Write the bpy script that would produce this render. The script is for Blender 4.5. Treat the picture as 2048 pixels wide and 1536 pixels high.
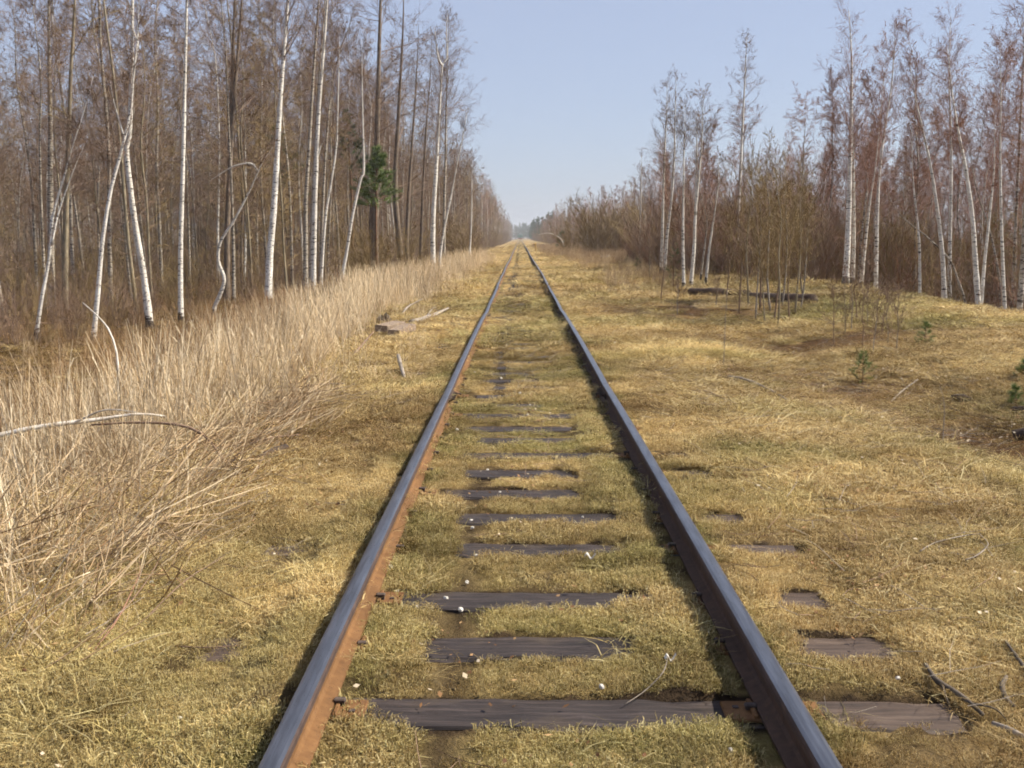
import bpy, math, random
import numpy as np
from mathutils import Vector, Matrix, Euler

for o in list(bpy.data.objects):
    bpy.data.objects.remove(o, do_unlink=True)
scene = bpy.context.scene
COL = scene.collection
RNG = np.random.default_rng(7)
random.seed(7)

# ------------------------------------------------------------------ camera
F_PX, CX, CY = 2100.0, 1024.0, 768.0            # photograph pixels (2048 x 1536)
CAM = Vector((-0.087, 0.0, 1.645))
PITCH = math.atan(293.0 / F_PX)
YAW = math.atan(16.0 / F_PX)
cam_data = bpy.data.cameras.new("camera")
cam_data.sensor_width = 36.0
cam_data.lens = 36.0 * F_PX / 2048.0
cam_data.clip_start = 0.05
cam_data.clip_end = 8000.0
camera = bpy.data.objects.new("camera", cam_data)
camera.location = CAM
camera.rotation_euler = (math.pi / 2 - PITCH, 0.0, YAW)
COL.objects.link(camera)
scene.camera = camera

# ------------------------------------------------------------------ light
SUN_AZ, SUN_EL = math.radians(84.0), math.radians(44.0)   # azimuth clockwise from the track direction (+Y)
to_sun = Vector((math.sin(SUN_AZ) * math.cos(SUN_EL), math.cos(SUN_AZ) * math.cos(SUN_EL), math.sin(SUN_EL)))
world = bpy.data.worlds.new("World")
scene.world = world
world.use_nodes = True
wn = world.node_tree
for n in list(wn.nodes):
    wn.nodes.remove(n)
sky = wn.nodes.new("ShaderNodeTexSky")
sky.sky_type = 'NISHITA'
sky.sun_disc = False
sky.sun_elevation = SUN_EL
sky.sun_rotation = SUN_AZ
sky.altitude = 100.0
sky.air_density = 1.0
sky.dust_density = 1.0
sky.ozone_density = 3.0
bg = wn.nodes.new("ShaderNodeBackground")
bg.inputs["Strength"].default_value = 0.112
wo = wn.nodes.new("ShaderNodeOutputWorld")
veil = wn.nodes.new("ShaderNodeMix")              # an even milky veil over the whole sky
veil.data_type = 'RGBA'
veil.inputs[0].default_value = 0.73
veil.inputs[7].default_value = (2.28, 2.46, 3.22, 1.0)
wn.links.new(sky.outputs[0], veil.inputs[6])
wn.links.new(veil.outputs[2], bg.inputs["Color"])
wn.links.new(bg.outputs[0], wo.inputs["Surface"])

sun_data = bpy.data.lights.new("sun", 'SUN')
sun_data.energy = 5.0
sun_data.angle = math.radians(0.53)
sun_data.color = (1.0, 0.915, 0.775)
sun = bpy.data.objects.new("sun", sun_data)
sun.rotation_euler = to_sun.to_track_quat('Z', 'Y').to_euler()
sun.location = (60, 20, 60)
COL.objects.link(sun)

scene.view_settings.view_transform = 'Standard'
scene.view_settings.look = 'None'
scene.view_settings.exposure = 0.84
scene.view_settings.gamma = 1.0
scene.view_settings.use_curve_mapping = False
scene.render.engine = 'CYCLES'
scene.cycles.use_denoising = True
scene.cycles.filter_width = 1.9                 # a soft compact-camera lens
scene.cycles.use_adaptive_sampling = True
scene.cycles.adaptive_threshold = 0.04
scene.cycles.adaptive_min_samples = 12
scene.cycles.max_bounces = 4
scene.cycles.diffuse_bounces = 2
scene.cycles.glossy_bounces = 1
scene.cycles.transmission_bounces = 1
scene.cycles.transparent_max_bounces = 4
scene.cycles.volume_bounces = 0
scene.cycles.caustics_reflective = False
scene.cycles.caustics_refractive = False

# ------------------------------------------------------------------ numeric helpers
def _hash(ix, iy, seed):
    h = (ix.astype(np.int64) * 374761393 + iy.astype(np.int64) * 668265263 + seed * 982451653) & 0x7fffffff
    h = ((h ^ (h >> 13)) * 1274126177) & 0x7fffffff
    h = h ^ (h >> 16)
    return (h & 0xffff) / 65535.0

def vnoise(x, y, seed=0):
    x = np.asarray(x, float); y = np.asarray(y, float)
    ix = np.floor(x); iy = np.floor(y)
    fx = x - ix; fy = y - iy
    fx = fx * fx * (3 - 2 * fx); fy = fy * fy * (3 - 2 * fy)
    a = _hash(ix, iy, seed); b = _hash(ix + 1, iy, seed)
    c = _hash(ix, iy + 1, seed); d = _hash(ix + 1, iy + 1, seed)
    return (a * (1 - fx) + b * fx) * (1 - fy) + (c * (1 - fx) + d * fx) * fy

def fbm(x, y, seed=0, oct=3):
    s = 0.0; a = 0.5; t = 0.0
    for i in range(oct):
        s = s + a * vnoise(x, y, seed + i * 17); t += a
        x = np.asarray(x) * 2.03; y = np.asarray(y) * 2.03; a *= 0.5
    return s / t

def sstep(a, b, x):
    t = np.clip((np.asarray(x, float) - a) / (b - a), 0, 1)
    return t * t * (3 - 2 * t)

# camera rays
_R = Euler(camera.rotation_euler, 'XYZ').to_matrix()
def ray(px, py):
    return (_R @ Vector(((px - CX) / F_PX, -(py - CY) / F_PX, -1.0))).normalized()
def at_y(px, py, Y):
    d = ray(px, py)
    return CAM + d * ((Y - CAM.y) / d.y)
def at_z(px, py, z):
    d = ray(px, py)
    return CAM + d * ((z - CAM.z) / d.z)

# ------------------------------------------------------------------ sleepers (positions read off the photograph)
SLEEPER_ROWS = [1425, 1295, 1200, 1100, 1037, 987, 947, 912, 881, 858, 832]
SLEEPER_Y = [at_z(1060, r, 0.0).y for r in SLEEPER_ROWS]
_step = 0.62
SLEEPER_Y = [SLEEPER_Y[0] - 2 * _step, SLEEPER_Y[0] - _step] + SLEEPER_Y
while SLEEPER_Y[-1] < 62:
    SLEEPER_Y.append(SLEEPER_Y[-1] + _step + random.uniform(-0.04, 0.04))
SLEEPER_Y = np.array(SLEEPER_Y)
SL_W = 0.23
# bare stretch of every sleeper in the middle of the track, and the bare ends on the right and left
EXPOSE = []
for i, y in enumerate(SLEEPER_Y):
    c0, c1 = random.uniform(-0.62, -0.36), random.uniform(0.18, 0.5)
    ex = [(c0, c1)]
    k = i - 2
    if k == 0: ex = [(-0.62, 0.72), (0.98, 1.45)]
    elif k == 1: ex = [(-0.45, 0.36), (1.05, 1.44)]
    elif k == 2: ex = [(-0.5, 0.5), (1.1, 1.3), (-0.75, -0.6)]
    elif k == 3: ex = [(-0.42, 0.45), (1.08, 1.44)]
    elif k == 7: ex = [(-0.5, 0.72), (0.98, 1.22)]
    elif k == 8: ex = [(-0.42, 0.45)]
    elif k > 3 and random.random() < 0.3: ex.append((0.98, random.uniform(1.15, 1.35)))
    if k > 10:
        if random.random() < 0.8:
            m = random.uniform(-0.5, 0.1); ex = [(m, m + random.uniform(0.25, 0.6))]
        else:
            ex = []
    if 19.0 < y < 21.5 or 12.2 < y < 12.9: ex = ex + [(-1.42, -0.95)]
    EXPOSE.append(ex)

def sleeper_mask(x, y, grow=0.0):
    """1 where a sleeper top lies bare"""
    x = np.asarray(x, float); y = np.asarray(y, float)
    m = np.zeros(np.broadcast(x, y).shape)
    wob = (vnoise(x * 9, y * 9, 5) - 0.5) * 0.07
    for yy, ex in zip(SLEEPER_Y, EXPOSE):
        if not ex: continue
        near = np.abs(y - yy) < SL_W * 0.5 + 0.1
        if not near.any(): continue
        for a, b in ex:
            inside = near & (np.abs(y - yy + wob) < SL_W * 0.46 + grow + wob * 0.4) & (x > a + wob * 2 - grow) & (x < b + wob * 2 + grow)
            m = np.where(inside, 1.0, m)
    return m

def trench(x, y):
    """the dark worn strip along the track, left of its middle"""
    return np.exp(-((np.asarray(x) + 0.33 + (vnoise(np.asarray(y) * 0.7, 0 * np.asarray(y), 31) - 0.5) * 0.10) / 0.105) ** 2) * (0.25 + 0.75 * sstep(0.10, 0.34, vnoise(np.asarray(y) * 1.3, np.asarray(x) * 0 + 3, 77)))

# ------------------------------------------------------------------ terrain
def ground_z(x, y, detail=True):
    x = np.asarray(x, float); y = np.asarray(y, float)
    edge = -2.1 + (vnoise(y * 0.35, y * 0 + 1.5, 3) - 0.5) * 0.8
    z = -0.50 * sstep(0.0, 2.6, edge - x) - 0.25 * sstep(2.6, 9.0, edge - x)
    z = z + 0.10 * (fbm(x * 0.5, y * 0.5, 9, 2) - 0.5) * sstep(0.5, 4, -x - 1.5) * 2
    near_r = 1 - sstep(15, 26, y)
    z = z - 0.20 * np.exp(-((x - 4.0) / 0.9) ** 2) * near_r * sstep(4.0, 8.0, y)
    z = z + 0.22 * sstep(4.5, 8.5, x) * (1 - 0.6 * sstep(30, 45, y))
    crest = 10.3 + 0.05 * (y - 25)
    z = z - 0.95 * sstep(crest - 1.2, crest + 2.0, x) * (1 - 0.85 * sstep(36, 50, y))
    z = z + 0.16 * (fbm(x * 0.45 + 7, y * 0.45, 12, 3) - 0.5) * sstep(1.5, 3.0, np.abs(x))
    if detail:
        z = z + 0.05 * (fbm(x * 2.3, y * 2.3, 21, 3) - 0.5) * sstep(0.9, 1.6, np.abs(x))
        inn = 1 - sstep(1.5, 1.8, np.abs(x))
        z = z + 0.085 * np.exp(-((x + 0.96) / 0.13) ** 2) + 0.015 * np.exp(-((x - 1.02) / 0.16) ** 2) + 0.03 * np.exp(-((np.abs(x) - 0.52) / 0.12) ** 2) * (x > 0)
        tuft = 0.04 * (fbm(x * 3.5, y * 5.0, 24, 2) - 0.5)
        z = z + inn * np.where(np.abs(x) < 1.8, tuft + 0.002, 0)
        z = z - 0.012 * trench(x, y) * inn
        z = np.where(np.abs(x) < 1.7, np.where(sleeper_mask(x, y, 0.02) > 0, np.minimum(z, -0.014), z), z)
        # keep the grass out of the rail web
        rl = np.minimum(np.abs(x - 0.795), np.abs(x + 0.795))
        z = np.where(rl < 0.10, np.minimum(z, 0.0), z)
    return z

def gz(x, y):
    return float(ground_z(np.array([x]), np.array([y]))[0])

def at_ground(px, py):
    d = ray(px, py)
    z = 0.0
    for _ in range(30):
        p = CAM + d * ((z - CAM.z) / min(d.z, -1e-4))
        z = 0.6 * z + 0.4 * float(ground_z(np.array([p.x]), np.array([p.y]), False)[0])
    p = CAM + d * ((z - CAM.z) / min(d.z, -1e-4))
    return Vector((p.x, p.y, gz(p.x, p.y)))

# ------------------------------------------------------------------ mesh builder
class MB:
    def __init__(self):
        self.V = []; self.Q = []; self.T = []; self.qm = []; self.tm = []; self.rnd = []; self.n = 0
    def add(self, V, Q=None, T=None, mat=0, rnd=None):
        V = np.asarray(V, float).reshape(-1, 3)
        if Q is not None and len(Q):
            Q = np.asarray(Q, int).reshape(-1, 4) + self.n
            self.Q.append(Q); self.qm.append(np.full(len(Q), mat))
        if T is not None and len(T):
            T = np.asarray(T, int).reshape(-1, 3) + self.n
            self.T.append(T); self.tm.append(np.full(len(T), mat))
        self.V.append(V)
        self.rnd.append(np.full(len(V), 0.5) if rnd is None else np.asarray(rnd, float).reshape(-1))
        self.n += len(V)
        return self
    def tubes(self, P, R, sides=3, mat=0, rnd=None, cap=True):
        P = np.asarray(P, float)
        if P.ndim == 2: P = P[None]
        N, k, _ = P.shape
        if N == 0: return self
        R = np.broadcast_to(np.asarray(R, float), (N, k))
        Tn = np.gradient(P, axis=1)
        Tn /= np.linalg.norm(Tn, axis=2, keepdims=True) + 1e-9
        mean = np.abs(Tn.mean(axis=1))
        ref = np.zeros((N, 3)); ref[np.arange(N), mean.argmin(axis=1)] = 1
        A = np.cross(Tn, ref[:, None, :]); A /= np.linalg.norm(A, axis=2, keepdims=True) + 1e-9
        B = np.cross(Tn, A)
        th = np.arange(sides) * 2 * np.pi / sides
        V = P[:, :, None, :] + R[:, :, None, None] * (np.cos(th)[None, None, :, None] * A[:, :, None, :] + np.sin(th)[None, None, :, None] * B[:, :, None, :])
        base = (np.arange(N) * k * sides)[:, None, None]
        ii = (np.arange(k - 1) * sides)[None, :, None]
        jj = np.arange(sides)[None, None, :]; j2 = (jj + 1) % sides
        Q = np.stack([base + ii + jj, base + ii + j2, base + ii + sides + j2, base + ii + sides + jj], axis=-1).reshape(-1, 4)
        T = None
        if cap:
            tl = []
            for off in (0, (k - 1) * sides):
                for s in range(1, sides - 1):
                    a, b, c = off, off + s, off + s + 1
                    if off == 0: b, c = c, b
                    tl.append(np.stack([base[:, 0, 0] + a, base[:, 0, 0] + b, base[:, 0, 0] + c], axis=-1))
            T = np.concatenate(tl)
        r = None
        if rnd is not None:
            r = np.repeat(np.broadcast_to(np.asarray(rnd, float).reshape(-1), (N,)), k * sides)
        return self.add(V.reshape(-1, 3), Q, T, mat, r)
    def box(self, x0, x1, y0, y1, z0, z1, mat=0, bevel=0.0):
        if bevel <= 0:
            V = [(x0, y0, z0), (x1, y0, z0), (x1, y1, z0), (x0, y1, z0), (x0, y0, z1), (x1, y0, z1), (x1, y1, z1), (x0, y1, z1)]
            Q = [(3, 2, 1, 0), (4, 5, 6, 7), (0, 1, 5, 4), (1, 2, 6, 5), (2, 3, 7, 6), (3, 0, 4, 7)]
            return self.add(V, Q, None, mat)
        b = bevel
        rings = []
        for z, i in ((z0, 0.0), (z1 - b, 0.0), (z1, b)):
            rings.append([(x0 + i, y0 + b, z), (x0 + b, y0 + i, z), (x1 - b, y0 + i, z), (x1 - i, y0 + b, z),
                          (x1 - i, y1 - b, z), (x1 - b, y1 - i, z), (x0 + b, y1 - i, z), (x0 + i, y1 - b, z)])
        V = [p for r in rings for p in r]
        Q = []
        for k in range(2):
            for j in range(8):
                Q.append((k * 8 + j, k * 8 + (j + 1) % 8, k * 8 + 8 + (j + 1) % 8, k * 8 + 8 + j))
        t = 16
        Q += [(t, t + 1, t + 2, t + 3), (t, t + 3, t + 4, t + 7), (t + 7, t + 4, t + 5, t + 6)]
        return self.add(V, Q, None, mat)
    def mesh(self, name, mats, smooth=False):
        me = bpy.data.meshes.new(name)
        V = np.concatenate(self.V) if self.V else np.zeros((0, 3))
        Q = np.concatenate(self.Q) if self.Q else np.zeros((0, 4), int)
        T = np.concatenate(self.T) if self.T else np.zeros((0, 3), int)
        me.vertices.add(len(V)); me.vertices.foreach_set("co", V.astype(np.float32).ravel())
        loops = np.concatenate([Q.ravel(), T.ravel()]).astype(np.int32)
        me.loops.add(len(loops)); me.loops.foreach_set("vertex_index", loops)
        nq, nt = len(Q), len(T)
        me.polygons.add(nq + nt)
        starts = np.concatenate([np.arange(nq) * 4, nq * 4 + np.arange(nt) * 3]).astype(np.int32)
        me.polygons.foreach_set("loop_start", starts)
        mi = np.concatenate((self.qm if self.qm else [np.zeros(0, int)]) + (self.tm if self.tm else [np.zeros(0, int)])).astype(np.int32)
        me.polygons.foreach_set("material_index", mi)
        me.polygons.foreach_set("use_smooth", np.full(nq + nt, smooth))
        a = me.attributes.new("rnd", 'FLOAT', 'POINT')
        a.data.foreach_set("value", np.concatenate(self.rnd).astype(np.float32))
        for m in (mats if isinstance(mats, (list, tuple)) else [mats]):
            me.materials.append(m)
        me.update(calc_edges=True)
        return me

def obj(name, me, parent=None, loc=None):
    o = bpy.data.objects.new(name, me)
    COL.objects.link(o)
    if parent is not None: o.parent = parent
    if loc is not None: o.location = loc
    return o
def tag(o, label=None, category=None, group=None, kind=None):
    if label: o["label"] = label
    if category: o["category"] = category
    if group: o["group"] = group
    if kind: o["kind"] = kind
    return o
def thing(name, label, category, loc=(0, 0, 0), rotz=0.0, group=None):
    o = bpy.data.objects.new(name, None)
    o.empty_display_size = 0.2
    COL.objects.link(o)
    o.location = loc; o.rotation_euler = (0, 0, rotz)
    return tag(o, label, category, group)
def copy_tree(root, loc, rotz, scale, label=None, group=None):
    r = root.copy(); COL.objects.link(r)
    r.location = loc; r.rotation_euler = (0, 0, rotz); r.scale = scale
    if label: r["label"] = label
    if group: r["group"] = group
    for ch in root.children:
        c = ch.copy(); COL.objects.link(c); c.parent = r
    return r

# ------------------------------------------------------------------ materials
def mat_new(name):
    m = bpy.data.materials.new(name); m.use_nodes = True
    nt = m.node_tree
    for n in list(nt.nodes): nt.nodes.remove(n)
    out = nt.nodes.new("ShaderNodeOutputMaterial")
    b = nt.nodes.new("ShaderNodeBsdfPrincipled")
    nt.links.new(b.outputs[0], out.inputs["Surface"])
    b.inputs["Specular IOR Level"].default_value = 0.25
    return m, nt, b, out
def N(nt, t, **kw):
    n = nt.nodes.new(t)
    for k, v in kw.items(): setattr(n, k, v)
    return n
def ramp(nt, stops, fac):
    r = nt.nodes.new("ShaderNodeValToRGB")
    e = r.color_ramp.elements
    while len(e) > 1: e.remove(e[-1])
    e[0].position, e[0].color = stops[0][0], (*stops[0][1], 1)
    for p, c in stops[1:]:
        x = e.new(p); x.color = (*c, 1)
    nt.links.new(fac, r.inputs[0])
    return r.outputs[0]
def mixc(nt, fac, a, b, blend='MIX'):
    m = nt.nodes.new("ShaderNodeMix"); m.data_type = 'RGBA'; m.blend_type = blend
    for s, v in ((m.inputs[0], fac), (m.inputs[6], a), (m.inputs[7], b)):
        if hasattr(v, "is_output"): nt.links.new(v, s)
        elif isinstance(v, (int, float)): s.default_value = v
        else: s.default_value = (*v, 1)
    return m.outputs[2]
def noise(nt, scale, vec=None, detail=3.0, rough=0.55, sc3=None):
    n = nt.nodes.new("ShaderNodeTexNoise")
    n.inputs["Scale"].default_value = scale; n.inputs["Detail"].default_value = detail; n.inputs["Roughness"].default_value = rough
    if vec is not None:
        if sc3 is not None:
            mp = nt.nodes.new("ShaderNodeMapping"); mp.inputs["Scale"].default_value = sc3
            nt.links.new(vec, mp.inputs["Vector"]); vec = mp.outputs[0]
        nt.links.new(vec, n.inputs["Vector"])
    return n.outputs["Fac"]
def math_(nt, op, a, b=None, c=None):
    m = nt.nodes.new("ShaderNodeMath"); m.operation = op
    for i, v in enumerate((a, b, c)):
        if v is None: continue
        if hasattr(v, "is_output"): nt.links.new(v, m.inputs[i])
        else: m.inputs[i].default_value = v
    return m.outputs[0]
def objco(nt): return nt.nodes.new("ShaderNodeTexCoord").outputs["Object"]
def bump(nt, b, h, strength=0.4, dist=0.01):
    n = nt.nodes.new("ShaderNodeBump"); n.inputs["Strength"].default_value = strength; n.inputs["Distance"].default_value = dist
    nt.links.new(h, n.inputs["Height"]); nt.links.new(n.outputs[0], b.inputs["Normal"])
def attr(nt, name, typ='GEOMETRY'):
    a = nt.nodes.new("ShaderNodeAttribute"); a.attribute_name = name; a.attribute_type = typ
    return a

def grass_material(name, stops, greens, transl=0.25):
    m, nt, b, out = mat_new(name)
    r = attr(nt, "rnd").outputs["Fac"]
    g = attr(nt, "green", 'INSTANCER').outputs["Fac"]
    t = attr(nt, "tone", 'INSTANCER').outputs["Fac"]
    c = ramp(nt, stops, r)
    gc = ramp(nt, greens, r)
    c = mixc(nt, g, c, gc)
    tc = ramp(nt, [(0.0, (0.42, 0.36, 0.30)), (0.5, (1, 1, 1)), (1.0, (1.32, 1.30, 1.25))], t)
    c = mixc(nt, 1.0, c, tc, 'MULTIPLY')
    nt.links.new(c, b.inputs["Base Color"]); b.inputs["Roughness"].default_value = 0.75
    tr = nt.nodes.new("ShaderNodeBsdfTranslucent"); nt.links.new(c, tr.inputs["Color"])
    mx = nt.nodes.new("ShaderNodeMixShader"); mx.inputs[0].default_value = transl
    nt.links.new(b.outputs[0], mx.inputs[1]); nt.links.new(tr.outputs[0], mx.inputs[2])
    nt.links.new(mx.outputs[0], out.inputs["Surface"])
    return m
STRAW = [(0.0, (0.13, 0.078, 0.030)), (0.25, (0.39, 0.262, 0.105)), (0.65, (0.66, 0.495, 0.222)), (1.0, (0.90, 0.79, 0.48))]
GREEN = [(0.0, (0.085, 0.080, 0.024)), (0.5, (0.27, 0.245, 0.078)), (1.0, (0.54, 0.48, 0.21))]
M_GRASS = grass_material("dry_grass", STRAW, GREEN)
M_REED = grass_material("dry_reed", [(0.0, (0.28, 0.165, 0.085)), (0.35, (0.60, 0.455, 0.270)), (1.0, (0.90, 0.80, 0.61))],
                        [(0.0, (0.10, 0.055, 0.025)), (0.5, (0.24, 0.135, 0.06)), (1.0, (0.42, 0.27, 0.13))], 0.2)

def simple(name, ca, cb, scale=8.0, rough=0.85, bump_s=0.0, sc3=None, spec=0.25):
    m, nt, b, out = mat_new(name)
    co = objco(nt)
    f = noise(nt, scale, co, 4.0, 0.6, sc3)
    c = ramp(nt, [(0.3, ca), (0.7, cb)], f)
    nt.links.new(c, b.inputs["Base Color"]); b.inputs["Roughness"].default_value = rough
    b.inputs["Specular IOR Level"].default_value = spec
    if bump_s: bump(nt, b, f, bump_s, 0.01)
    return m

def birch_bark(name, white=(0.80, 0.77, 0.71), grey=(0.50, 0.46, 0.41), dark=(0.035, 0.028, 0.024), amount=0.53, base_h=0.55):
    m, nt, b, out = mat_new(name)
    co = objco(nt)
    f1 = noise(nt, 3.0, co, 3.0, 0.6, (2.2, 2.2, 7.5))      # broad dark scars
    f2 = noise(nt, 3.0, co, 2.0, 0.5, (5.0, 5.0, 26.0))     # fine lenticels
    f3 = noise(nt, 1.3, co, 3.0, 0.6)
    oi = nt.nodes.new('ShaderNodeObjectInfo')
    base = mixc(nt, ramp(nt, [(0.40, (0, 0, 0)), (0.70, (1, 1, 1))], f3), white, grey)
    base = mixc(nt, math_(nt, 'MULTIPLY', oi.outputs['Random'], 0.45), base, (grey[0], grey[1] * 0.97, grey[2] * 0.88))
    d1 = ramp(nt, [(amount + 0.05, (0, 0, 0)), (amount + 0.10, (1, 1, 1))], f1)
    d2 = ramp(nt, [(amount + 0.06, (0, 0, 0)), (amount + 0.10, (1, 1, 1))], f2)
    c = mixc(nt, d1, base, dark)
    c = mixc(nt, math_(nt, 'MULTIPLY', d2, 0.75), c, dark)
    sep = nt.nodes.new("ShaderNodeSeparateXYZ"); nt.links.new(co, sep.inputs[0])
    low = math_(nt, 'MULTIPLY_ADD', sep.outputs[2], -1.0 / base_h, 1.0)
    low = math_(nt, 'MAXIMUM', low, 0.0)
    rough_bark = math_(nt, 'GREATER_THAN', math_(nt, 'ADD', math_(nt, 'MULTIPLY', low, 0.55), f1), 0.80)
    c = mixc(nt, rough_bark, c, (0.07, 0.055, 0.045))
    nt.links.new(c, b.inputs["Base Color"]); b.inputs["Roughness"].default_value = 0.7
    bump(nt, b, f1, 0.5, 0.01)
    return m
M_BIRCH = birch_bark("birch_bark")
M_BIRCH_DULL = birch_bark("birch_bark_dull", (0.56, 0.51, 0.44), (0.30, 0.26, 0.205), dark=(0.085, 0.066, 0.052), amount=0.48)
M_ALDER = simple("alder_bark", (0.085, 0.065, 0.05), (0.23, 0.18, 0.135), 5.0, 0.9, 0.5, (3, 3, 1))
M_OLIVE = simple("aspen_bark", (0.14, 0.115, 0.075), (0.33, 0.275, 0.19), 4.0, 0.9, 0.4, (3, 3, 1))
M_TWIG = simple("twig_brown", (0.145, 0.092, 0.060), (0.25, 0.168, 0.115), 2.0, 0.8)
M_TWIG_RED = simple("twig_red", (0.20, 0.102, 0.066), (0.33, 0.182, 0.122), 2.0, 0.8)
M_TWIG_OLIVE = simple("twig_olive", (0.17, 0.115, 0.045), (0.30, 0.215, 0.10), 2.0, 0.8)
M_NEEDLE = simple("pine_needle", (0.09, 0.135, 0.035), (0.19, 0.25, 0.075), 3.0, 0.7)
M_NEEDLE_D = simple("spruce_needle", (0.045, 0.07, 0.026), (0.10, 0.135, 0.05), 3.0, 0.7)
M_PINEBARK = simple("pine_bark", (0.09, 0.05, 0.03), (0.22, 0.12, 0.07), 6.0, 0.9, 0.4)
M_DEADWOOD = simple("grey_deadwood", (0.14, 0.115, 0.09), (0.36, 0.31, 0.255), 6.0, 0.9, 0.4, (1, 1, 6))
M_DARKWOOD = simple("rotten_wood", (0.025, 0.018, 0.014), (0.085, 0.058, 0.042), 7.0, 0.9, 0.6)
M_PALEBARK = simple('pale_bark', (0.36, 0.31, 0.25), (0.78, 0.73, 0.65), 9.0, 0.8, 0.4)
M_STICK = simple('dark_stick', (0.05, 0.040, 0.030), (0.17, 0.135, 0.10), 14.0, 0.9, 0.5)
M_STONE = simple("pale_stone", (0.42, 0.39, 0.34), (0.72, 0.69, 0.63), 20.0, 0.8, 0.4)
M_SOIL = simple("soil_clod", (0.05, 0.03, 0.02), (0.12, 0.08, 0.05), 20.0, 0.9, 0.4)

# rails
def rail_steel():
    m, nt, b, out = mat_new("rail_head_steel")
    co = objco(nt)
    f = noise(nt, 6.0, co, 4.0, 0.6, (6.0, 0.5, 6.0))
    g = noise(nt, 30.0, co, 3.0, 0.6, (3.0, 0.3, 3.0))
    c = ramp(nt, [(0.3, (0.105, 0.108, 0.120)), (0.7, (0.225, 0.235, 0.262))], f)
    nt.links.new(c, b.inputs["Base Color"])
    b.inputs["Metallic"].default_value = 0.85
    r = math_(nt, 'MULTIPLY_ADD', g, 0.14, 0.25)
    nt.links.new(r, b.inputs["Roughness"])
    return m
M_STEEL = rail_steel()
def rust(name, a, b_, sc=25.0):
    m, nt, b, out = mat_new(name)
    co = objco(nt)
    f = noise(nt, sc, co, 5.0, 0.65)
    f2 = noise(nt, 2.2, co, 3.0, 0.6)
    c = ramp(nt, [(0.3, a), (0.72, b_)], f)
    c = mixc(nt, ramp(nt, [(0.42, (0, 0, 0)), (0.75, (0.6, 0.6, 0.6))], f2), c, tuple(v * 0.62 for v in a))
    nt.links.new(c, b.inputs["Base Color"]); b.inputs["Roughness"].default_value = 0.85
    bump(nt, b, f, 0.25, 0.004)
    return m
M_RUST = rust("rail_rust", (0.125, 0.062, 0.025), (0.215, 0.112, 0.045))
M_RUST_SHADED = rust("rail_rust_shaded", (0.060, 0.036, 0.026), (0.11, 0.064, 0.042))  # right rail: same rust, with the shade on its inner side painted in
M_RUST_DARK = rust("rail_head_side", (0.050, 0.034, 0.030), (0.095, 0.062, 0.052), 14.0)
M_BOLT = rust("bolt_iron", (0.05, 0.04, 0.038), (0.13, 0.095, 0.075), 40.0)
M_PLATE = rust("tie_plate_rust", (0.125, 0.060, 0.024), (0.215, 0.110, 0.043), 30.0)

def sleeper_mat():
    m, nt, b, out = mat_new("creosoted_wood")
    co = objco(nt)
    g = noise(nt, 2.0, co, 5.0, 0.65, (1.2, 22.0, 22.0))
    p = noise(nt, 2.5, co, 3.0, 0.6)
    c = ramp(nt, [(0.28, (0.008, 0.006, 0.006)), (0.5, (0.030, 0.022, 0.020)), (0.72, (0.075, 0.056, 0.050))], g)
    sep = nt.nodes.new("ShaderNodeSeparateXYZ"); nt.links.new(co, sep.inputs[0])
    outer = ramp(nt, [(0.85, (0, 0, 0)), (1.05, (1, 1, 1))], math_(nt, 'ABSOLUTE', sep.outputs[0]))
    c2 = ramp(nt, [(0.3, (0.030, 0.020, 0.015)), (0.55, (0.085, 0.056, 0.040)), (0.75, (0.15, 0.108, 0.078))], g)
    c = mixc(nt, math_(nt, 'MULTIPLY', outer, 0.8), c, c2)
    c = mixc(nt, ramp(nt, [(0.55, (0, 0, 0)), (0.75, (0.5, 0.5, 0.5))], p), c, (0.12, 0.085, 0.05))
    nt.links.new(c, b.inputs["Base Color"]); b.inputs["Roughness"].default_value = 0.7
    b.inputs["Specular IOR Level"].default_value = 0.35
    bump(nt, b, g, 0.6, 0.008)
    return m
M_SLEEPER = sleeper_mat()

def ground_mat():
    m, nt, b, out = mat_new("ground_cover")
    pos = nt.nodes.new("ShaderNodeNewGeometry").outputs["Position"]
    zone = attr(nt, "zone")
    sep = nt.nodes.new("ShaderNodeSeparateColor"); nt.links.new(zone.outputs["Color"], sep.inputs[0])
    f = noise(nt, 9.0, pos, 5.0, 0.7)
    h = noise(nt, 1.1, pos, 4.0, 0.6)
    fine = noise(nt, 60.0, pos, 3.0, 0.7)
    straw = ramp(nt, [(0.25, (0.15, 0.09, 0.032)), (0.5, (0.36, 0.245, 0.105)), (0.78, (0.54, 0.40, 0.19))], math_(nt, 'ADD', math_(nt, 'MULTIPLY', f, 0.6), math_(nt, 'MULTIPLY', fine, 0.4)))
    gr = ramp(nt, [(0.3, (0.07, 0.062, 0.02)), (0.7, (0.21, 0.175, 0.065))], f)
    soil = ramp(nt, [(0.3, (0.016, 0.011, 0.007)), (0.7, (0.050, 0.034, 0.021))], f)
    litter = ramp(nt, [(0.3, (0.034, 0.019, 0.009)), (0.7, (0.115, 0.064, 0.028))], f)
    c = mixc(nt, sep.outputs[0], straw, gr)
    c = mixc(nt, sep.outputs[2], c, litter)
    c = mixc(nt, sep.outputs[1], c, soil)
    c = mixc(nt, ramp(nt, [(0.5, (0, 0, 0)), (0.8, (0.4, 0.4, 0.4))], h), c, (0.15, 0.10, 0.045))
    nt.links.new(c, b.inputs["Base Color"]); b.inputs["Roughness"].default_value = 0.95
    b.inputs["Specular IOR Level"].default_value = 0.05
    bump(nt, b, math_(nt, 'ADD', f, fine), 0.8, 0.02)
    return m
M_GROUND = ground_mat()

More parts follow.
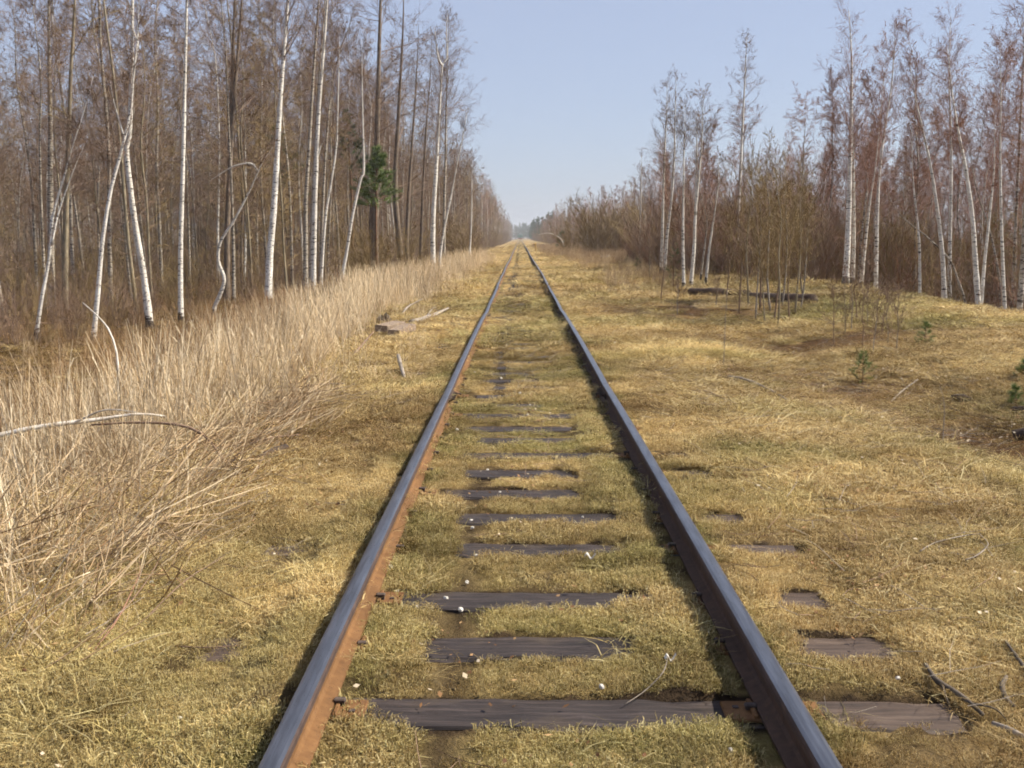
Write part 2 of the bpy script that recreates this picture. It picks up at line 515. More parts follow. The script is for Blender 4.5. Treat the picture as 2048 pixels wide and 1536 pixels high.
# ------------------------------------------------------------------ cover masks shared by ground and grass
def greenness(x, y):
    g = sstep(0.46, 0.66, fbm(x * 0.55 + 3, y * 0.55, 41, 3)) * 0.46
    track = (1 - sstep(0.7, 0.8, np.abs(x)))
    g = g + 0.28 * track * sstep(0.35, 0.62, fbm(x * 1.4, y * 1.4, 43, 2))
    rl = np.minimum(np.abs(x - 0.795), np.abs(x + 0.795))
    g = g + 0.75 * (1 - sstep(0.11, 0.20, rl)) * sstep(0.4, 0.65, vnoise(x * 4, y * 3, 44))
    right = sstep(1.2, 2.2, x) * (1 - sstep(10, 16, y))
    g = g + 0.36 * right * sstep(0.40, 0.60, fbm(x * 0.9, y * 0.9, 45, 2))
    g = g + 0.5 * np.exp(-((x - 6.6) / 1.4) ** 2 - ((y - 21) / 4.0) ** 2)
    g = g * (1 - sstep(1.5, 2.6, -x) * 0.6)
    return np.clip(g, 0, 0.8)
def brown_patch(x, y):
    """raked-over brown spots to the right of the line"""
    p = (1.4 * np.exp(-((x - 4.9) / 1.7) ** 2 - ((y - 17.6) / 1.6) ** 2) + 1.4 * np.exp(-((x - 3.7) / 2.0) ** 2 - ((y - 24.3) / 2.3) ** 2)
         + 1.4 * np.exp(-((x - 4.1) / 1.0) ** 2 - ((y - 9.3) / 1.0) ** 2) + 0.9 * np.exp(-((x - 3.8) / 1.8) ** 2 - ((y - 35) / 4.0) ** 2)
         + 0.9 * np.exp(-((x - 3.9) / 1.3) ** 2 - ((y - 13.0) / 1.5) ** 2))
    return np.clip(p, 0, 1) * sstep(0.30, 0.50, fbm(x * 1.6, y * 1.2, 52, 3))
def litterness(x, y):
    l = sstep(4.5, 8.5, -x)
    l = np.maximum(l, sstep(11.0, 13.0, x - 0.05 * (y - 25)) * (1 - sstep(36, 60, y) * 0.3))
    return np.maximum(l, brown_patch(x, y))
def soilness(x, y):
    s = trench(x, y) * 0.9
    s = np.maximum(s, sleeper_mask(x, y, 0.04))
    b = (1 - sstep(1.45, 1.7, np.abs(x))) * sstep(0.61, 0.72, fbm(x * 2.3, y * 3.0, 61, 2)) * 0.75
    s = np.maximum(s, b)
    s = np.maximum(s, sstep(1.5, 1.8, np.abs(x)) * sstep(0.64, 0.76, fbm(x * 1.7 + 9, y * 1.7, 66, 3)) * 0.7)
    bank = np.exp(-((x + 3.0) / 0.9) ** 2) * sstep(0.5, 0.7, fbm(x * 1.2, y * 1.2, 63, 2)) * 0.6
    return np.clip(np.maximum(s, bank), 0, 1)

# ------------------------------------------------------------------ ground: one sheet to the horizon
def lines(dense0, dense1, step, lo, hi, growth):
    a = list(np.arange(dense0, dense1 + 1e-6, step))
    s = step
    while a[-1] < hi: s *= growth; a.append(a[-1] + s)
    s = step
    b = [a[0]]
    while b[-1] > lo: s *= growth; b.append(b[-1] - s)
    return np.array(sorted(set(b[1:] + a)))
gx = lines(-5.0, 6.0, 0.05, -2500, 2500, 1.085)
gy = lines(2.0, 11.0, 0.05, -400, 4000, 1.03)
GX, GY = np.meshgrid(gx, gy)
GZ = ground_z(GX, GY)
nx, ny = len(gx), len(gy)
idx = (np.arange(ny - 1)[:, None] * nx + np.arange(nx - 1)[None, :]).ravel()
gm = MB().add(np.stack([GX, GY, GZ], -1).reshape(-1, 3), np.stack([idx, idx + 1, idx + nx + 1, idx + nx], -1))
gme = gm.mesh("ground", M_GROUND, True)
za = gme.color_attributes.new("zone", 'FLOAT_COLOR', 'POINT')
zc = np.stack([greenness(GX, GY), soilness(GX, GY), litterness(GX, GY), np.ones_like(GX)], -1).reshape(-1, 4)
za.data.foreach_set("color", zc.astype(np.float32).ravel())
tag(obj("ground", gme), kind="structure")

# ------------------------------------------------------------------ scatter (one object, geometry nodes)
def scatter(name, label, category, pts, rot, scl, pick, sources, green=None, tone=None):
    c = bpy.data.collections.new(name + "_source")
    for i, me in enumerate(sources):
        c.objects.link(bpy.data.objects.new("%s_source_%02d" % (name, i), me))
    me = bpy.data.meshes.new(name)
    n = len(pts)
    me.vertices.add(n); me.vertices.foreach_set("co", np.asarray(pts, np.float32).ravel())
    def put(nm, typ, arr, key):
        a = me.attributes.new(nm, typ, 'POINT'); a.data.foreach_set(key, arr)
    put("rot", 'FLOAT_VECTOR', np.asarray(rot, np.float32).ravel(), "vector")
    put("scl", 'FLOAT_VECTOR', np.asarray(scl if np.ndim(scl) == 2 else np.repeat(np.asarray(scl)[:, None], 3, 1), np.float32).ravel(), "vector")
    put("pick", 'INT', np.asarray(pick, np.int32), "value")
    put("green", 'FLOAT', np.asarray(green if green is not None else np.zeros(n), np.float32), "value")
    put("tone", 'FLOAT', np.asarray(tone if tone is not None else np.full(n, 0.5), np.float32), "value")
    ng = bpy.data.node_groups.new(name + "_nodes", 'GeometryNodeTree')
    ng.interface.new_socket("Geometry", in_out='INPUT', socket_type='NodeSocketGeometry')
    ng.interface.new_socket("Geometry", in_out='OUTPUT', socket_type='NodeSocketGeometry')
    gi = ng.nodes.new("NodeGroupInput"); go = ng.nodes.new("NodeGroupOutput")
    m2p = ng.nodes.new("GeometryNodeMeshToPoints")
    iop = ng.nodes.new("GeometryNodeInstanceOnPoints")
    ci = ng.nodes.new("GeometryNodeCollectionInfo")
    ci.inputs["Collection"].default_value = c
    ci.inputs["Separate Children"].default_value = True
    ci.inputs["Reset Children"].default_value = True
    iop.inputs["Pick Instance"].default_value = True
    def na(nm, typ):
        a = ng.nodes.new("GeometryNodeInputNamedAttribute"); a.data_type = typ
        a.inputs["Name"].default_value = nm
        return a.outputs[0]
    L = ng.links.new
    L(gi.outputs[0], m2p.inputs[0]); L(m2p.outputs[0], iop.inputs["Points"])
    L(ci.outputs[0], iop.inputs["Instance"])
    L(na("pick", 'INT'), iop.inputs["Instance Index"])
    e2r = ng.nodes.new("FunctionNodeEulerToRotation")
    L(na("rot", 'FLOAT_VECTOR'), e2r.inputs[0]); L(e2r.outputs[0], iop.inputs["Rotation"])
    L(na("scl", 'FLOAT_VECTOR'), iop.inputs["Scale"])
    L(iop.outputs[0], go.inputs[0])
    o = obj(name, me)
    md = o.modifiers.new("scatter", 'NODES'); md.node_group = ng
    return tag(o, label, category, kind="stuff")

# ------------------------------------------------------------------ grass tufts
def blades(n, radius, lmin, lmax, tmin, tmax, width, rng, seg=3, clump=True):
    """curved ribbons; tilt measured from vertical"""
    a = rng.uniform(0, 2 * np.pi, n); r = radius * np.sqrt(rng.uniform(0, 1, n))
    base = np.stack([r * np.cos(a), r * np.sin(a), np.zeros(n) - 0.006], -1)
    az = rng.uniform(0, 2 * np.pi, n) if not clump else a + rng.normal(0, 1.1, n)
    L = rng.uniform(lmin, lmax, n)
    t0 = np.radians(rng.uniform(tmin, tmax, n)); curl = np.radians(rng.uniform(10, 70, n))
    P = [base]
    w = []
    for s in range(seg):
        ang = np.minimum(t0 + curl * (s / seg), np.radians(97))
        d = np.stack([np.sin(ang) * np.cos(az), np.sin(ang) * np.sin(az), np.cos(ang)], -1)
        P.append(P[-1] + d * (L / seg)[:, None])
        az = az + rng.normal(0, 0.25, n)
    P = np.stack(P, 1)
    P[:, :, 2] = np.maximum(P[:, :, 2], 0.002 + rng.uniform(0, 0.02, n)[:, None] * (np.arange(seg + 1) > 0))
    sd = np.stack([-np.sin(az), np.cos(az), rng.normal(0, 0.3, n)], -1)
    prof = np.array([1.0, 1.0, 0.75, 0.12] if seg == 3 else np.linspace(1, 0.12, seg + 1))
    W = width * rng.uniform(0.6, 1.3, n)
    A = P + sd[:, None, :] * (W[:, None] * prof[None])[:, :, None] * 0.5
    B = P - sd[:, None, :] * (W[:, None] * prof[None])[:, :, None] * 0.5
    V = np.stack([A, B], 2).reshape(-1, 3)
    k = seg + 1
    b0 = (np.arange(n) * k * 2)[:, None]; s = (np.arange(seg) * 2)[None]
    Q = np.stack([b0 + s, b0 + s + 1, b0 + s + 3, b0 + s + 2], -1).reshape(-1, 4)
    rnd = np.repeat(np.clip(rng.beta(1.3, 1.5, n), 0, 1), k * 2)
    return V, Q, rnd
def tuft_mesh(name, mat, specs, seed):
    rng = np.random.default_rng(seed)
    mb = MB()
    for sp in specs:
        V, Q, r = blades(*sp, rng=rng); mb.add(V, Q, None, 0, r)
    return mb.mesh(name, mat)
TUFTS = []
for i in range(4):   # 0-3 short matted turf
    TUFTS.append(tuft_mesh("turf", M_GRASS, [(140, 0.10, 0.010, 0.030, 52, 94, 0.0021), (14, 0.09, 0.04, 0.11, 76, 95, 0.0018)], 100 + i))
for i in range(3):   # 4-6 upright little tufts
    TUFTS.append(tuft_mesh("tuft", M_GRASS, [(70, 0.04, 0.03, 0.085, 8, 60, 0.002)], 120 + i))
for i in range(3):   # 7-9 long loose straw lying flat
    TUFTS.append(tuft_mesh("straw", M_GRASS, [(22, 0.16, 0.06, 0.22, 74, 94, 0.0023), (60, 0.14, 0.02, 0.05, 50, 90, 0.0022)], 140 + i))
for i in range(2):   # 10-11 coarse far turf: wide blades
    TUFTS.append(tuft_mesh("coarse_turf", M_GRASS, [(120, 0.24, 0.03, 0.10, 40, 90, 0.006), (14, 0.2, 0.10, 0.25, 40, 85, 0.004)], 160 + i))
for i in range(4):   # 12-15 close cropped moss-like turf between the rails
    TUFTS.append(tuft_mesh("cropped_turf", M_GRASS, [(95, 0.062, 0.007, 0.022, 42, 93, 0.0019), (4, 0.05, 0.03, 0.07, 60, 92, 0.0016)], 180 + i))

def wedge_points(n, y0, y1, margin=1.2, x0=-99, x1=99):
    y = np.sqrt(RNG.uniform(0, 1, n) * (y1 ** 2 - y0 ** 2) + y0 ** 2)
    x = RNG.uniform(-1, 1, n) * (0.52 * y + margin)
    k = (x > x0) & (x < x1)
    return x[k], y[k]

def grass_layer(n, y0, y1, kinds, probs, smin, smax, x0=-99, x1=99, inside=False):
    if inside:
        x = RNG.uniform(-1.6, 1.6, n); y = RNG.uniform(y0, y1, n)
    else:
        x, y = wedge_points(n, y0, y1, 1.2, x0, x1)
    soil = soilness(x, y); keep = np.ones(len(x), bool)
    if not inside and y1 < 15: keep &= np.abs(x) > 1.5
    rl = np.minimum(np.abs(x - 0.795), np.abs(x + 0.795))
    keep &= rl > np.where((x > 0.6) & (x < 0.8), 0.135, 0.095)
    keep &= (rl > 0.30) | (y < 28)
    keep &= (rl > 0.55) | (y < 60)
    keep &= RNG.uniform(0, 1, len(x)) > soil * 1.02
    keep &= ~((np.abs(x) < 0.7) & (trench(x, y) > 0.25) & (RNG.uniform(0, 1, len(x)) < 0.92))
    keep &= ~(sleeper_mask(x, y, 0.045) > 0.5)
    keep &= ~((y > 8.5) & (sleeper_mask(x, y, 0.11) > 0.5))
    lit = litterness(x, y)
    keep &= RNG.uniform(0, 1, len(x)) > np.where(x > 0, np.clip(lit * 1.3, 0, 0.975), lit * 0.45)
    x, y, lit = x[keep], y[keep], lit[keep]
    z = ground_z(x, y)
    m = len(x)
    pk = RNG.choice(kinds, m, p=probs)
    sc = RNG.uniform(smin, smax, m)
    sc = sc * (0.55 + 0.9 * fbm(x * 1.6, y * 1.6, 67, 2))
    rot = np.stack([RNG.normal(0, 0.14, m), RNG.normal(0, 0.14, m), RNG.uniform(0, 6.283, m)], -1)
    g = np.clip(greenness(x, y) + RNG.normal(0, 0.14, m), 0, 1)
    tone = 0.40 + 1.0 * (fbm(x * 0.9, y * 0.9, 71, 3) - 0.5) + 0.5 * (fbm(x * 4.5, y * 4.5, 72, 2) - 0.5) + RNG.normal(0, 0.12, m) - 0.45 * lit
    pale = (np.exp(-((x - 2.5) / 0.9) ** 2 - ((y - 14.8) / 1.5) ** 2) + 0.8 * np.exp(-((x - 2.9) / 1.1) ** 2 - ((y - 7.5) / 0.4) ** 2)) * 0.75 * sstep(0.3, 0.55, fbm(x * 2.0, y * 1.5, 55, 2))
    tone = np.clip(tone + pale - 0.5 * trench(x, y) * (np.abs(x) < 0.7), 0, 1)
    z = z + 0.12 * pale
    return x, y, z, rot, sc, pk, g, tone
layers = [
    grass_layer(17000, 2.2, 7.5, [12, 13, 14, 15, 4, 7], [.24, .24, .24, .24, .02, .02], 0.8, 1.3, inside=True),
    grass_layer(9000, 7.5, 15.0, [12, 13, 14, 15, 0, 1], [.15, .15, .15, .15, .2, .2], 1.0, 1.5, inside=True),
    grass_layer(15000, 2.2, 6.0, [0, 1, 2, 3, 4, 5, 6, 7, 8, 9], [.215, .215, .215, .215, .015, .015, .02, .03, .03, .03], 0.7, 1.25),
    grass_layer(21000, 6.0, 14.9, [0, 1, 2, 3, 4, 5, 6, 7, 8, 9], [.17, .17, .17, .17, .02, .02, .02, .09, .09, .08], 1.0, 1.7),
    grass_layer(9000, 8.0, 19.0, [7, 8, 9], [.34, .33, .33], 1.1, 1.9, 1.6, 6.5),
    grass_layer(15000, 14.9, 28.0, [10, 11, 7, 8, 9], [.36, .36, .10, .09, .09], 0.8, 1.3, -14, 14),
    grass_layer(13000, 28.0, 60.0, [10, 11, 7], [.45, .45, .1], 1.3, 2.2, -16, 16),
    grass_layer(20000, 60.0, 240.0, [10, 11], [.5, .5], 1.7, 2.8, -12, 14),
]
def cat(i): return np.concatenate([l[i] for l in layers])
scatter("grass", "dry straw coloured turf with green patches covering the ground along the track", "grass",
        np.stack([cat(0), cat(1), cat(2)], -1), cat(3), cat(4), cat(5), TUFTS, cat(6), cat(7))

# ------------------------------------------------------------------ reeds on the left bank
def reed_mesh(name, n, radius, hmin, hmax, lean, seed, leafy=0.6, r0=0.0024):
    rng = np.random.default_rng(seed)
    mb = MB()
    a = rng.uniform(0, 6.283, n); r = radius * np.sqrt(rng.uniform(0, 1, n))
    base = np.stack([r * np.cos(a), r * np.sin(a), np.full(n, -0.03)], -1)
    H = rng.uniform(hmin, hmax, n)
    az = rng.uniform(0, 6.283, n); t = np.abs(rng.normal(0, lean, n)); cv = rng.normal(0, 0.25, n)
    k = 4
    P = [base]
    for s in range(k - 1):
        ang = t + cv * s / 3
        P.append(P[-1] + np.stack([np.sin(ang) * np.cos(az), np.sin(ang) * np.sin(az), np.cos(ang)], -1) * (H / (k - 1))[:, None])
    P = np.stack(P, 1)
    rnd = rng.beta(2.2, 1.6, n)
    R = (r0 * rng.uniform(0.7, 1.4, n))[:, None] * np.array([1.1, 1.0, 0.8, 0.4])[None]
    mb.tubes(P, R, 3, 0, rnd, cap=False)
    m = int(n * leafy * 2)
    if m:
        pi = rng.integers(0, n, m); tt = rng.uniform(0.25, 0.95, m) * (k - 1)
        i0 = np.minimum(tt.astype(int), k - 2); fr = (tt - i0)[:, None]
        b = P[pi, i0] * (1 - fr) + P[pi, i0 + 1] * fr
        la = rng.uniform(0, 6.283, m); L = rng.uniform(0.08, 0.26, m)
        d1 = np.stack([np.cos(la) * 0.6, np.sin(la) * 0.6, np.full(m, 0.8)], -1)
        d2 = np.stack([np.cos(la), np.sin(la), rng.uniform(-0.9, 0.4, m)], -1)
        p1 = b + d1 * (L * 0.45)[:, None]; p2 = p1 + d2 * (L * 0.55)[:, None]
        sd = np.stack([-np.sin(la), np.cos(la), np.zeros(m)], -1) * 0.0028
        V = np.stack([b + sd, b - sd, p1 + sd, p1 - sd, p2], 1).reshape(-1, 3)
        bb = np.arange(m) * 5
        mb.add(V, np.stack([bb, bb + 1, bb + 3, bb + 2], -1), np.stack([bb + 2, bb + 3, bb + 4], -1), 0, np.repeat(rnd[pi] * 0.9, 5))
    return mb.mesh(name, M_REED)
REEDS = [reed_mesh("reed", 19, 0.26, 0.45, 1.2, 0.17, 200 + i, 0.6, 0.0034) for i in range(5)]
REEDS += [reed_mesh("reed_loose", 12, 0.30, 0.35, 0.95, 0.6, 220 + i, 0.4, 0.0032) for i in range(3)]
REEDS += [reed_mesh("reed_far", 28, 0.5, 0.5, 1.25, 0.17, 230 + i, 0.7, 0.0052) for i in range(3)]
def reed_points():
    n = 26000
    x = RNG.uniform(-15, -1.3, n); y = RNG.uniform(3.6, 120, n) ** 1.0
    y = 3.6 + (y - 3.6) * RNG.uniform(0.05, 1, n) ** 0.8
    ed = -2.2 + (vnoise(y * 0.30, y * 0 + 8.5, 81) - 0.5) * 1.0 + (vnoise(y * 1.5, y * 0 + 2.5, 82) - 0.5) * 0.5
    ed = ed + 0.50 * sstep(15, 8, y) - 0.9 * sstep(60, 110, y)
    d = ed - x
    dens = (0.10 * sstep(-0.9, -0.1, d) + 0.90 * sstep(0.0, 1.3, d)) * (1 - 0.80 * sstep(3.5, 6.0, d))
    dens *= 0.10 + 0.90 * sstep(0.36, 0.58, fbm(x * 0.6, y * 0.45, 83, 3))
    dens *= np.where(y < 9, 0.5, np.where(y < 15, 0.5, 0.8))
    k = (RNG.uniform(0, 1, n) < dens) & (x > -0.55 * y - 1.5)
    return x[k], y[k], d[k]
rx, ry, rd = reed_points()
m = len(rx)
pk = np.where(ry > 28, RNG.integers(8, 11, m), np.where(RNG.uniform(0, 1, m) < np.where(rd < 0.6, 0.7, 0.28), RNG.integers(5, 8, m), RNG.integers(0, 5, m)))
rsc = RNG.uniform(0.6, 1.2, m) * (0.5 + 0.5 * sstep(0.0, 1.2, rd)) * (1 - 0.5 * sstep(2.0, 5.0, rd)) * np.where(ry < 9, 0.75, 1.0)
rrot = np.stack([RNG.normal(0, 0.16, m), RNG.normal(0.03, 0.16, m), RNG.uniform(0, 6.283, m)], -1)
brown = np.clip(sstep(1.8, 4.2, rd) * 0.95 + 0.22 * sstep(12, 6, ry) + RNG.normal(0, 0.22, m), 0, 1)
rtone = np.clip(0.52 + 0.14 * sstep(9, 14, ry) + 0.9 * (fbm(rx * 0.6, ry * 0.6, 84, 2) - 0.5) + RNG.normal(0, 0.16, m), 0, 1)
# stalks knocked over towards the track near the camera
q = 230
fy = RNG.uniform(3.9, 11.0, q); fx = -1.75 - np.abs(RNG.normal(0, 0.9, q)) - 0.03 * fy
frot = np.stack([RNG.normal(-0.2, 0.45, q), RNG.uniform(0.5, 1.4, q), RNG.normal(0.45, 0.9, q)], -1)
# low brown weeds on the right verge further on
w = 2600
wy = 34 + 170 * RNG.uniform(0, 1, w) ** 1.2; wx = 2.0 + 0.9 * sstep(80, 40, wy) + 8.0 * RNG.uniform(0, 1, w) ** 0.8
wk = RNG.uniform(0, 1, w) < sstep(0.38, 0.62, fbm(wx * 0.35, wy * 0.12, 91, 2)) * (0.35 + 0.65 * sstep(45, 70, wy))
wx, wy = wx[wk], wy[wk]; w = len(wx)
rx = np.concatenate([rx, wx]); ry = np.concatenate([ry, wy]); pk = np.concatenate([pk, RNG.integers(8, 11, w)])
rsc = np.concatenate([rsc, RNG.uniform(0.35, 0.75, w)]); brown = np.concatenate([brown, RNG.uniform(0.35, 0.9, w)]); rtone = np.concatenate([rtone, RNG.uniform(0.35, 0.75, w)])
rrot = np.concatenate([rrot, np.stack([RNG.normal(0, 0.16, w), RNG.normal(0, 0.16, w), RNG.uniform(0, 6.283, w)], -1)])
P_ = np.concatenate([np.stack([rx, ry, ground_z(rx, ry)], -1), np.stack([fx, fy, ground_z(fx, fy) + 0.02], -1)])
scatter("reeds", "pale dry reeds and dead weed stalks along the verges, thickest on the left bank", "reeds", P_,
        np.concatenate([rrot, frot]), np.concatenate([rsc, RNG.uniform(0.45, 0.95, q)]), np.concatenate([pk, RNG.integers(5, 8, q)]), REEDS,
        np.concatenate([brown, RNG.uniform(0.1, 0.9, q)]), np.concatenate([rtone, RNG.uniform(0.3, 0.75, q)]))

# ------------------------------------------------------------------ railway track (rails, sleepers and plates are fastened together)
track = thing("railway_track", "rusty single railway track on dark wooden sleepers running straight into the distance", "railway track")
JOINTS_L = [10.45, 21.6, 34.0, 46.5, 59.0, 71.5, 84.0]
JOINTS_R = [10.75, 22.3, 34.8, 42.5, 55.0, 67.5, 80.0]
def rail_wob(y, side):
    y = np.asarray(y, float)
    J = JOINTS_L if side < 0 else JOINTS_R
    dz = np.zeros_like(y); dx = 0.010 * np.sin(y * 0.11 + side) * sstep(8, 30, y)
    for i, j in enumerate(J):
        dz = dz - 0.016 * np.exp(-np.abs(y - j) / 1.3)
        dx = dx + (0.022 if (i + (side > 0)) % 2 else -0.018) * np.exp(-np.abs(y - j) / 2.2) * sstep(12, 24, y)
    dx = dx + (0.05 * np.exp(-((y - 43) / 5) ** 2) if side > 0 else 0.02 * np.exp(-((y - 30) / 6) ** 2))
    return dx, dz + 0.02 * np.sin(y * 0.05) * sstep(25, 60, y)
# rail profile (x, z) going round; material of each following edge
PROF = [(-0.057, 0.0), (0.057, 0.0), (0.057, 0.011), (0.018, 0.024), (0.0085, 0.036), (0.0075, 0.088), (0.014, 0.104), (0.034, 0.112),
        (0.0355, 0.136), (0.031, 0.1455), (0.020, 0.1500), (0.0, 0.1515), (-0.020, 0.1500), (-0.031, 0.1455), (-0.0355, 0.136),
        (-0.034, 0.112), (-0.014, 0.104), (-0.0075, 0.088), (-0.0085, 0.036), (-0.018, 0.024), (-0.057, 0.011)]
PMAT = [1, 1, 1, 1, 1, 1, 1, 2, 2, 0, 0, 0, 0, 2, 2, 1, 1, 1, 1, 1, 1]
RAIL_Z = 0.016
def rail_piece(side, y0, y1):
    n = max(2, int((y1 - y0) / (0.5 if y1 < 120 else 6)) + 1)
    ys = np.linspace(y0, y1, n)
    dx, dz = rail_wob(ys, side)
    pr = np.array(PROF); k = len(pr)
    V = np.zeros((n, k, 3))
    V[:, :, 0] = side * 0.795 + dx[:, None] + pr[None, :, 0]
    V[:, :, 1] = ys[:, None]
    V[:, :, 2] = RAIL_Z + dz[:, None] + pr[None, :, 1]
    mb = MB(); mb.add(V.reshape(-1, 3))
    i = np.arange(n - 1) * k
    for j in range(k):
        j2 = (j + 1) % k
        Q = np.stack([i + j, i + j2, i + k + j2, i + k + j], -1)[:, ::-1]
        mb.Q.append(Q); mb.qm.append(np.full(len(Q), PMAT[j]))
    # end faces: web strip quads
    for off in (0, (n - 1) * k):
        pairs = [(0, 1, 2, 20), (20, 2, 3, 19), (19, 3, 4, 18), (18, 4, 5, 17), (17, 5, 6, 16), (16, 6, 7, 15), (15, 7, 8, 14), (14, 8, 9, 13), (13, 9, 10, 12)]
        Q = np.array(pairs) + off
        mb.Q.append(Q if off == 0 else Q[:, ::-1]); mb.qm.append(np.full(len(Q), 1))
    me = mb.mesh("rail", [M_STEEL, M_RUST if side < 0 else M_RUST_SHADED, M_RUST_DARK], False)
    return obj("rail", me, track)
fish_mb = MB()
fish_mb.box(0.0095, 0.026, -0.27, 0.27, 0.030, 0.098, 0, 0.006)
FISH = fish_mb.mesh("fishplate", M_BOLT)
bolt_mb = MB()
a6 = np.arange(6) * np.pi / 3
bolt_mb.tubes(np.array([[(0.026, 0, 0), (0.046, 0, 0)]]), 0.017, 6)
bolt_mb.tubes(np.array([[(0.046, 0, 0), (0.066, 0, 0)]]), 0.010, 6)
BOLT = bolt_mb.mesh("bolt", M_BOLT)
M_BOLT_PALE = simple("worn_nut", (0.35, 0.33, 0.32), (0.6, 0.58, 0.56), 30.0, 0.5)
for side, J in ((-1, JOINTS_L), (1, JOINTS_R)):
    ends = [-3.0] + J + [110.0]
    for a, b in zip(ends[:-1], ends[1:]):
        r = rail_piece(side, a + 0.004, b - 0.004)
        if b in J and b < 50:
            dx, dz = rail_wob(np.array([b]), side)
            for s in (-1, 1):
                f = obj("fishplate", FISH, r, (side * 0.795 + dx[0], b, RAIL_Z + dz[0])); f.scale = (s, 1, 1)
                if b < 25:
                    for yy in (-0.2, -0.07, 0.07, 0.2):
                        o = obj("bolt", BOLT, r, (side * 0.795 + dx[0], b + yy, RAIL_Z + dz[0] + 0.064)); o.scale = (s, 1, 1)
    rail_piece(side, 110.004, 900.0)

# sleepers
def sleeper_mesh(seed):
    rng = np.random.default_rng(seed)
    xs = np.concatenate([np.linspace(-1.40, 1.40, 29)]); L = len(xs)
    w = SL_W / 2
    prof = [(-w, -0.13), (-w, -0.012), (-w + 0.012, 0.0), (-0.3 * w, 0.0), (0.25 * w, 0.0), (w - 0.012, 0.0), (w, -0.012), (w, -0.13)]
    k = len(prof)
    V = np.zeros((L, k, 3))
    for i, x in enumerate(xs):
        for j, (y, z) in enumerate(prof):
            e = 1.0 if abs(x) < 1.3 else 1.6
            V[i, j] = (x + (rng.normal(0, 0.012) if i in (0, L - 1) else 0), y + rng.normal(0, 0.004 * e), z + (rng.normal(0, 0.0025 * e) if 0 < j < k - 1 else 0))
    # a long check in the top
    c0 = rng.integers(3, 20)
    V[c0:c0 + 6, 3, 2] -= 0.010; V[c0:c0 + 6, 4, 2] -= 0.004
    mb = MB(); ii = (np.arange(L - 1) * k)[:, None]; jj = np.arange(k - 1)[None]
    mb.add(V.reshape(-1, 3), np.stack([ii + jj, ii + k + jj, ii + k + jj + 1, ii + jj + 1], -1).reshape(-1, 4)[:, ::-1])
    for off in (0, (L - 1) * k):
        Q = np.array([(0, 1, 6, 7), (1, 2, 5, 6), (2, 3, 4, 5)]) + off
        mb.Q.append(Q if off else Q[:, ::-1]); mb.qm.append(np.zeros(3, int))
    return mb.mesh("sleeper", M_SLEEPER)
SLEEPERS = [sleeper_mesh(300 + i) for i in range(6)]
pl = MB()
pl.box(-0.17, 0.17, -0.075, 0.075, 0.001, 0.0125, 0, 0.004)
pl.box(-0.078, -0.062, -0.07, 0.07, 0.0127, 0.024, 0, 0.003)
pl.box(0.062, 0.078, -0.07, 0.07, 0.0127, 0.024, 0, 0.003)
pl.box(0.115, 0.135, -0.03, -0.01, 0.0127, 0.0165, 1)
PLATE = pl.mesh("tie_plate", [M_PLATE, M_BOLT])
sp = MB()
sp.box(-0.008, 0.008, -0.008, 0.008, -0.02, 0.034)
sp.box(-0.030, 0.012, -0.013, 0.013, 0.0345, 0.046, 0, 0.004)
SPIKE = sp.mesh("spike", M_BOLT)
for i, y in enumerate(SLEEPER_Y):
    s = obj("sleeper", SLEEPERS[i % 6], track, (random.uniform(-0.04, 0.04), y, 0.0))
    s.rotation_euler = (0, 0, random.uniform(-0.012, 0.012) + (math.pi if i % 2 else 0))
    if i < 24:
        for side in (-1, 1):
            o = obj("tie_plate", PLATE, s); rot = -s.rotation_euler.z
            wx = side * 0.795 + rail_wob(np.array([y]), side)[0][0]
            flip = math.pi if i % 2 else 0
            p = Vector((wx - s.location.x, 0, 0))
            p.rotate(Euler((0, 0, -s.rotation_euler.z)))
            o.location = (p.x, p.y, 0.0)
            o.rotation_euler = (0, 0, rot + (math.pi if side > 0 else 0))
            for q in (-1, 1):
                k_ = obj("spike", SPIKE, s)
                pp = Vector((wx - s.location.x + q * 0.084, random.uniform(-0.035, 0.035), 0))
                pp.rotate(Euler((0, 0, -s.rotation_euler.z)))
                k_.location = (pp.x, pp.y, random.uniform(-0.012, -0.002))
                k_.rotation_euler = (0, 0, rot + (math.pi if q < 0 else 0))

# ------------------------------------------------------------------ trees
def catmull(pts, k):
    P = np.asarray(pts, float)
    if len(P) == 2: return P[0] + (P[1] - P[0]) * np.linspace(0, 1, k)[:, None]
    ext = np.vstack([2 * P[0] - P[1], P, 2 * P[-1] - P[-2]])
    seg = np.linalg.norm(np.diff(P, axis=0), axis=1); cum = np.concatenate([[0], np.cumsum(seg)]) / seg.sum()
    t = np.linspace(0, 1, k); out = []
    for u in t:
        i = min(np.searchsorted(cum, u, side='right') - 1, len(P) - 2)
        f = (u - cum[i]) / (cum[i + 1] - cum[i])
        p0, p1, p2, p3 = ext[i], ext[i + 1], ext[i + 2], ext[i + 3]
        out.append(0.5 * ((2 * p1) + (-p0 + p2) * f + (2 * p0 - 5 * p1 + 4 * p2 - p3) * f ** 2 + (-p0 + 3 * p1 - 3 * p2 + p3) * f ** 3))
    return np.array(out)
def norm(v): return v / (np.linalg.norm(v, axis=-1, keepdims=True) + 1e-9)
def sample(P, pi, t):
    k = P.shape[1]; u = np.clip(t, 0, 0.9999) * (k - 1); i = u.astype(int); f = (u - i)[:, None]
    return P[pi, i] * (1 - f) + P[pi, i + 1] * f, norm(P[pi, i + 1] - P[pi, i])
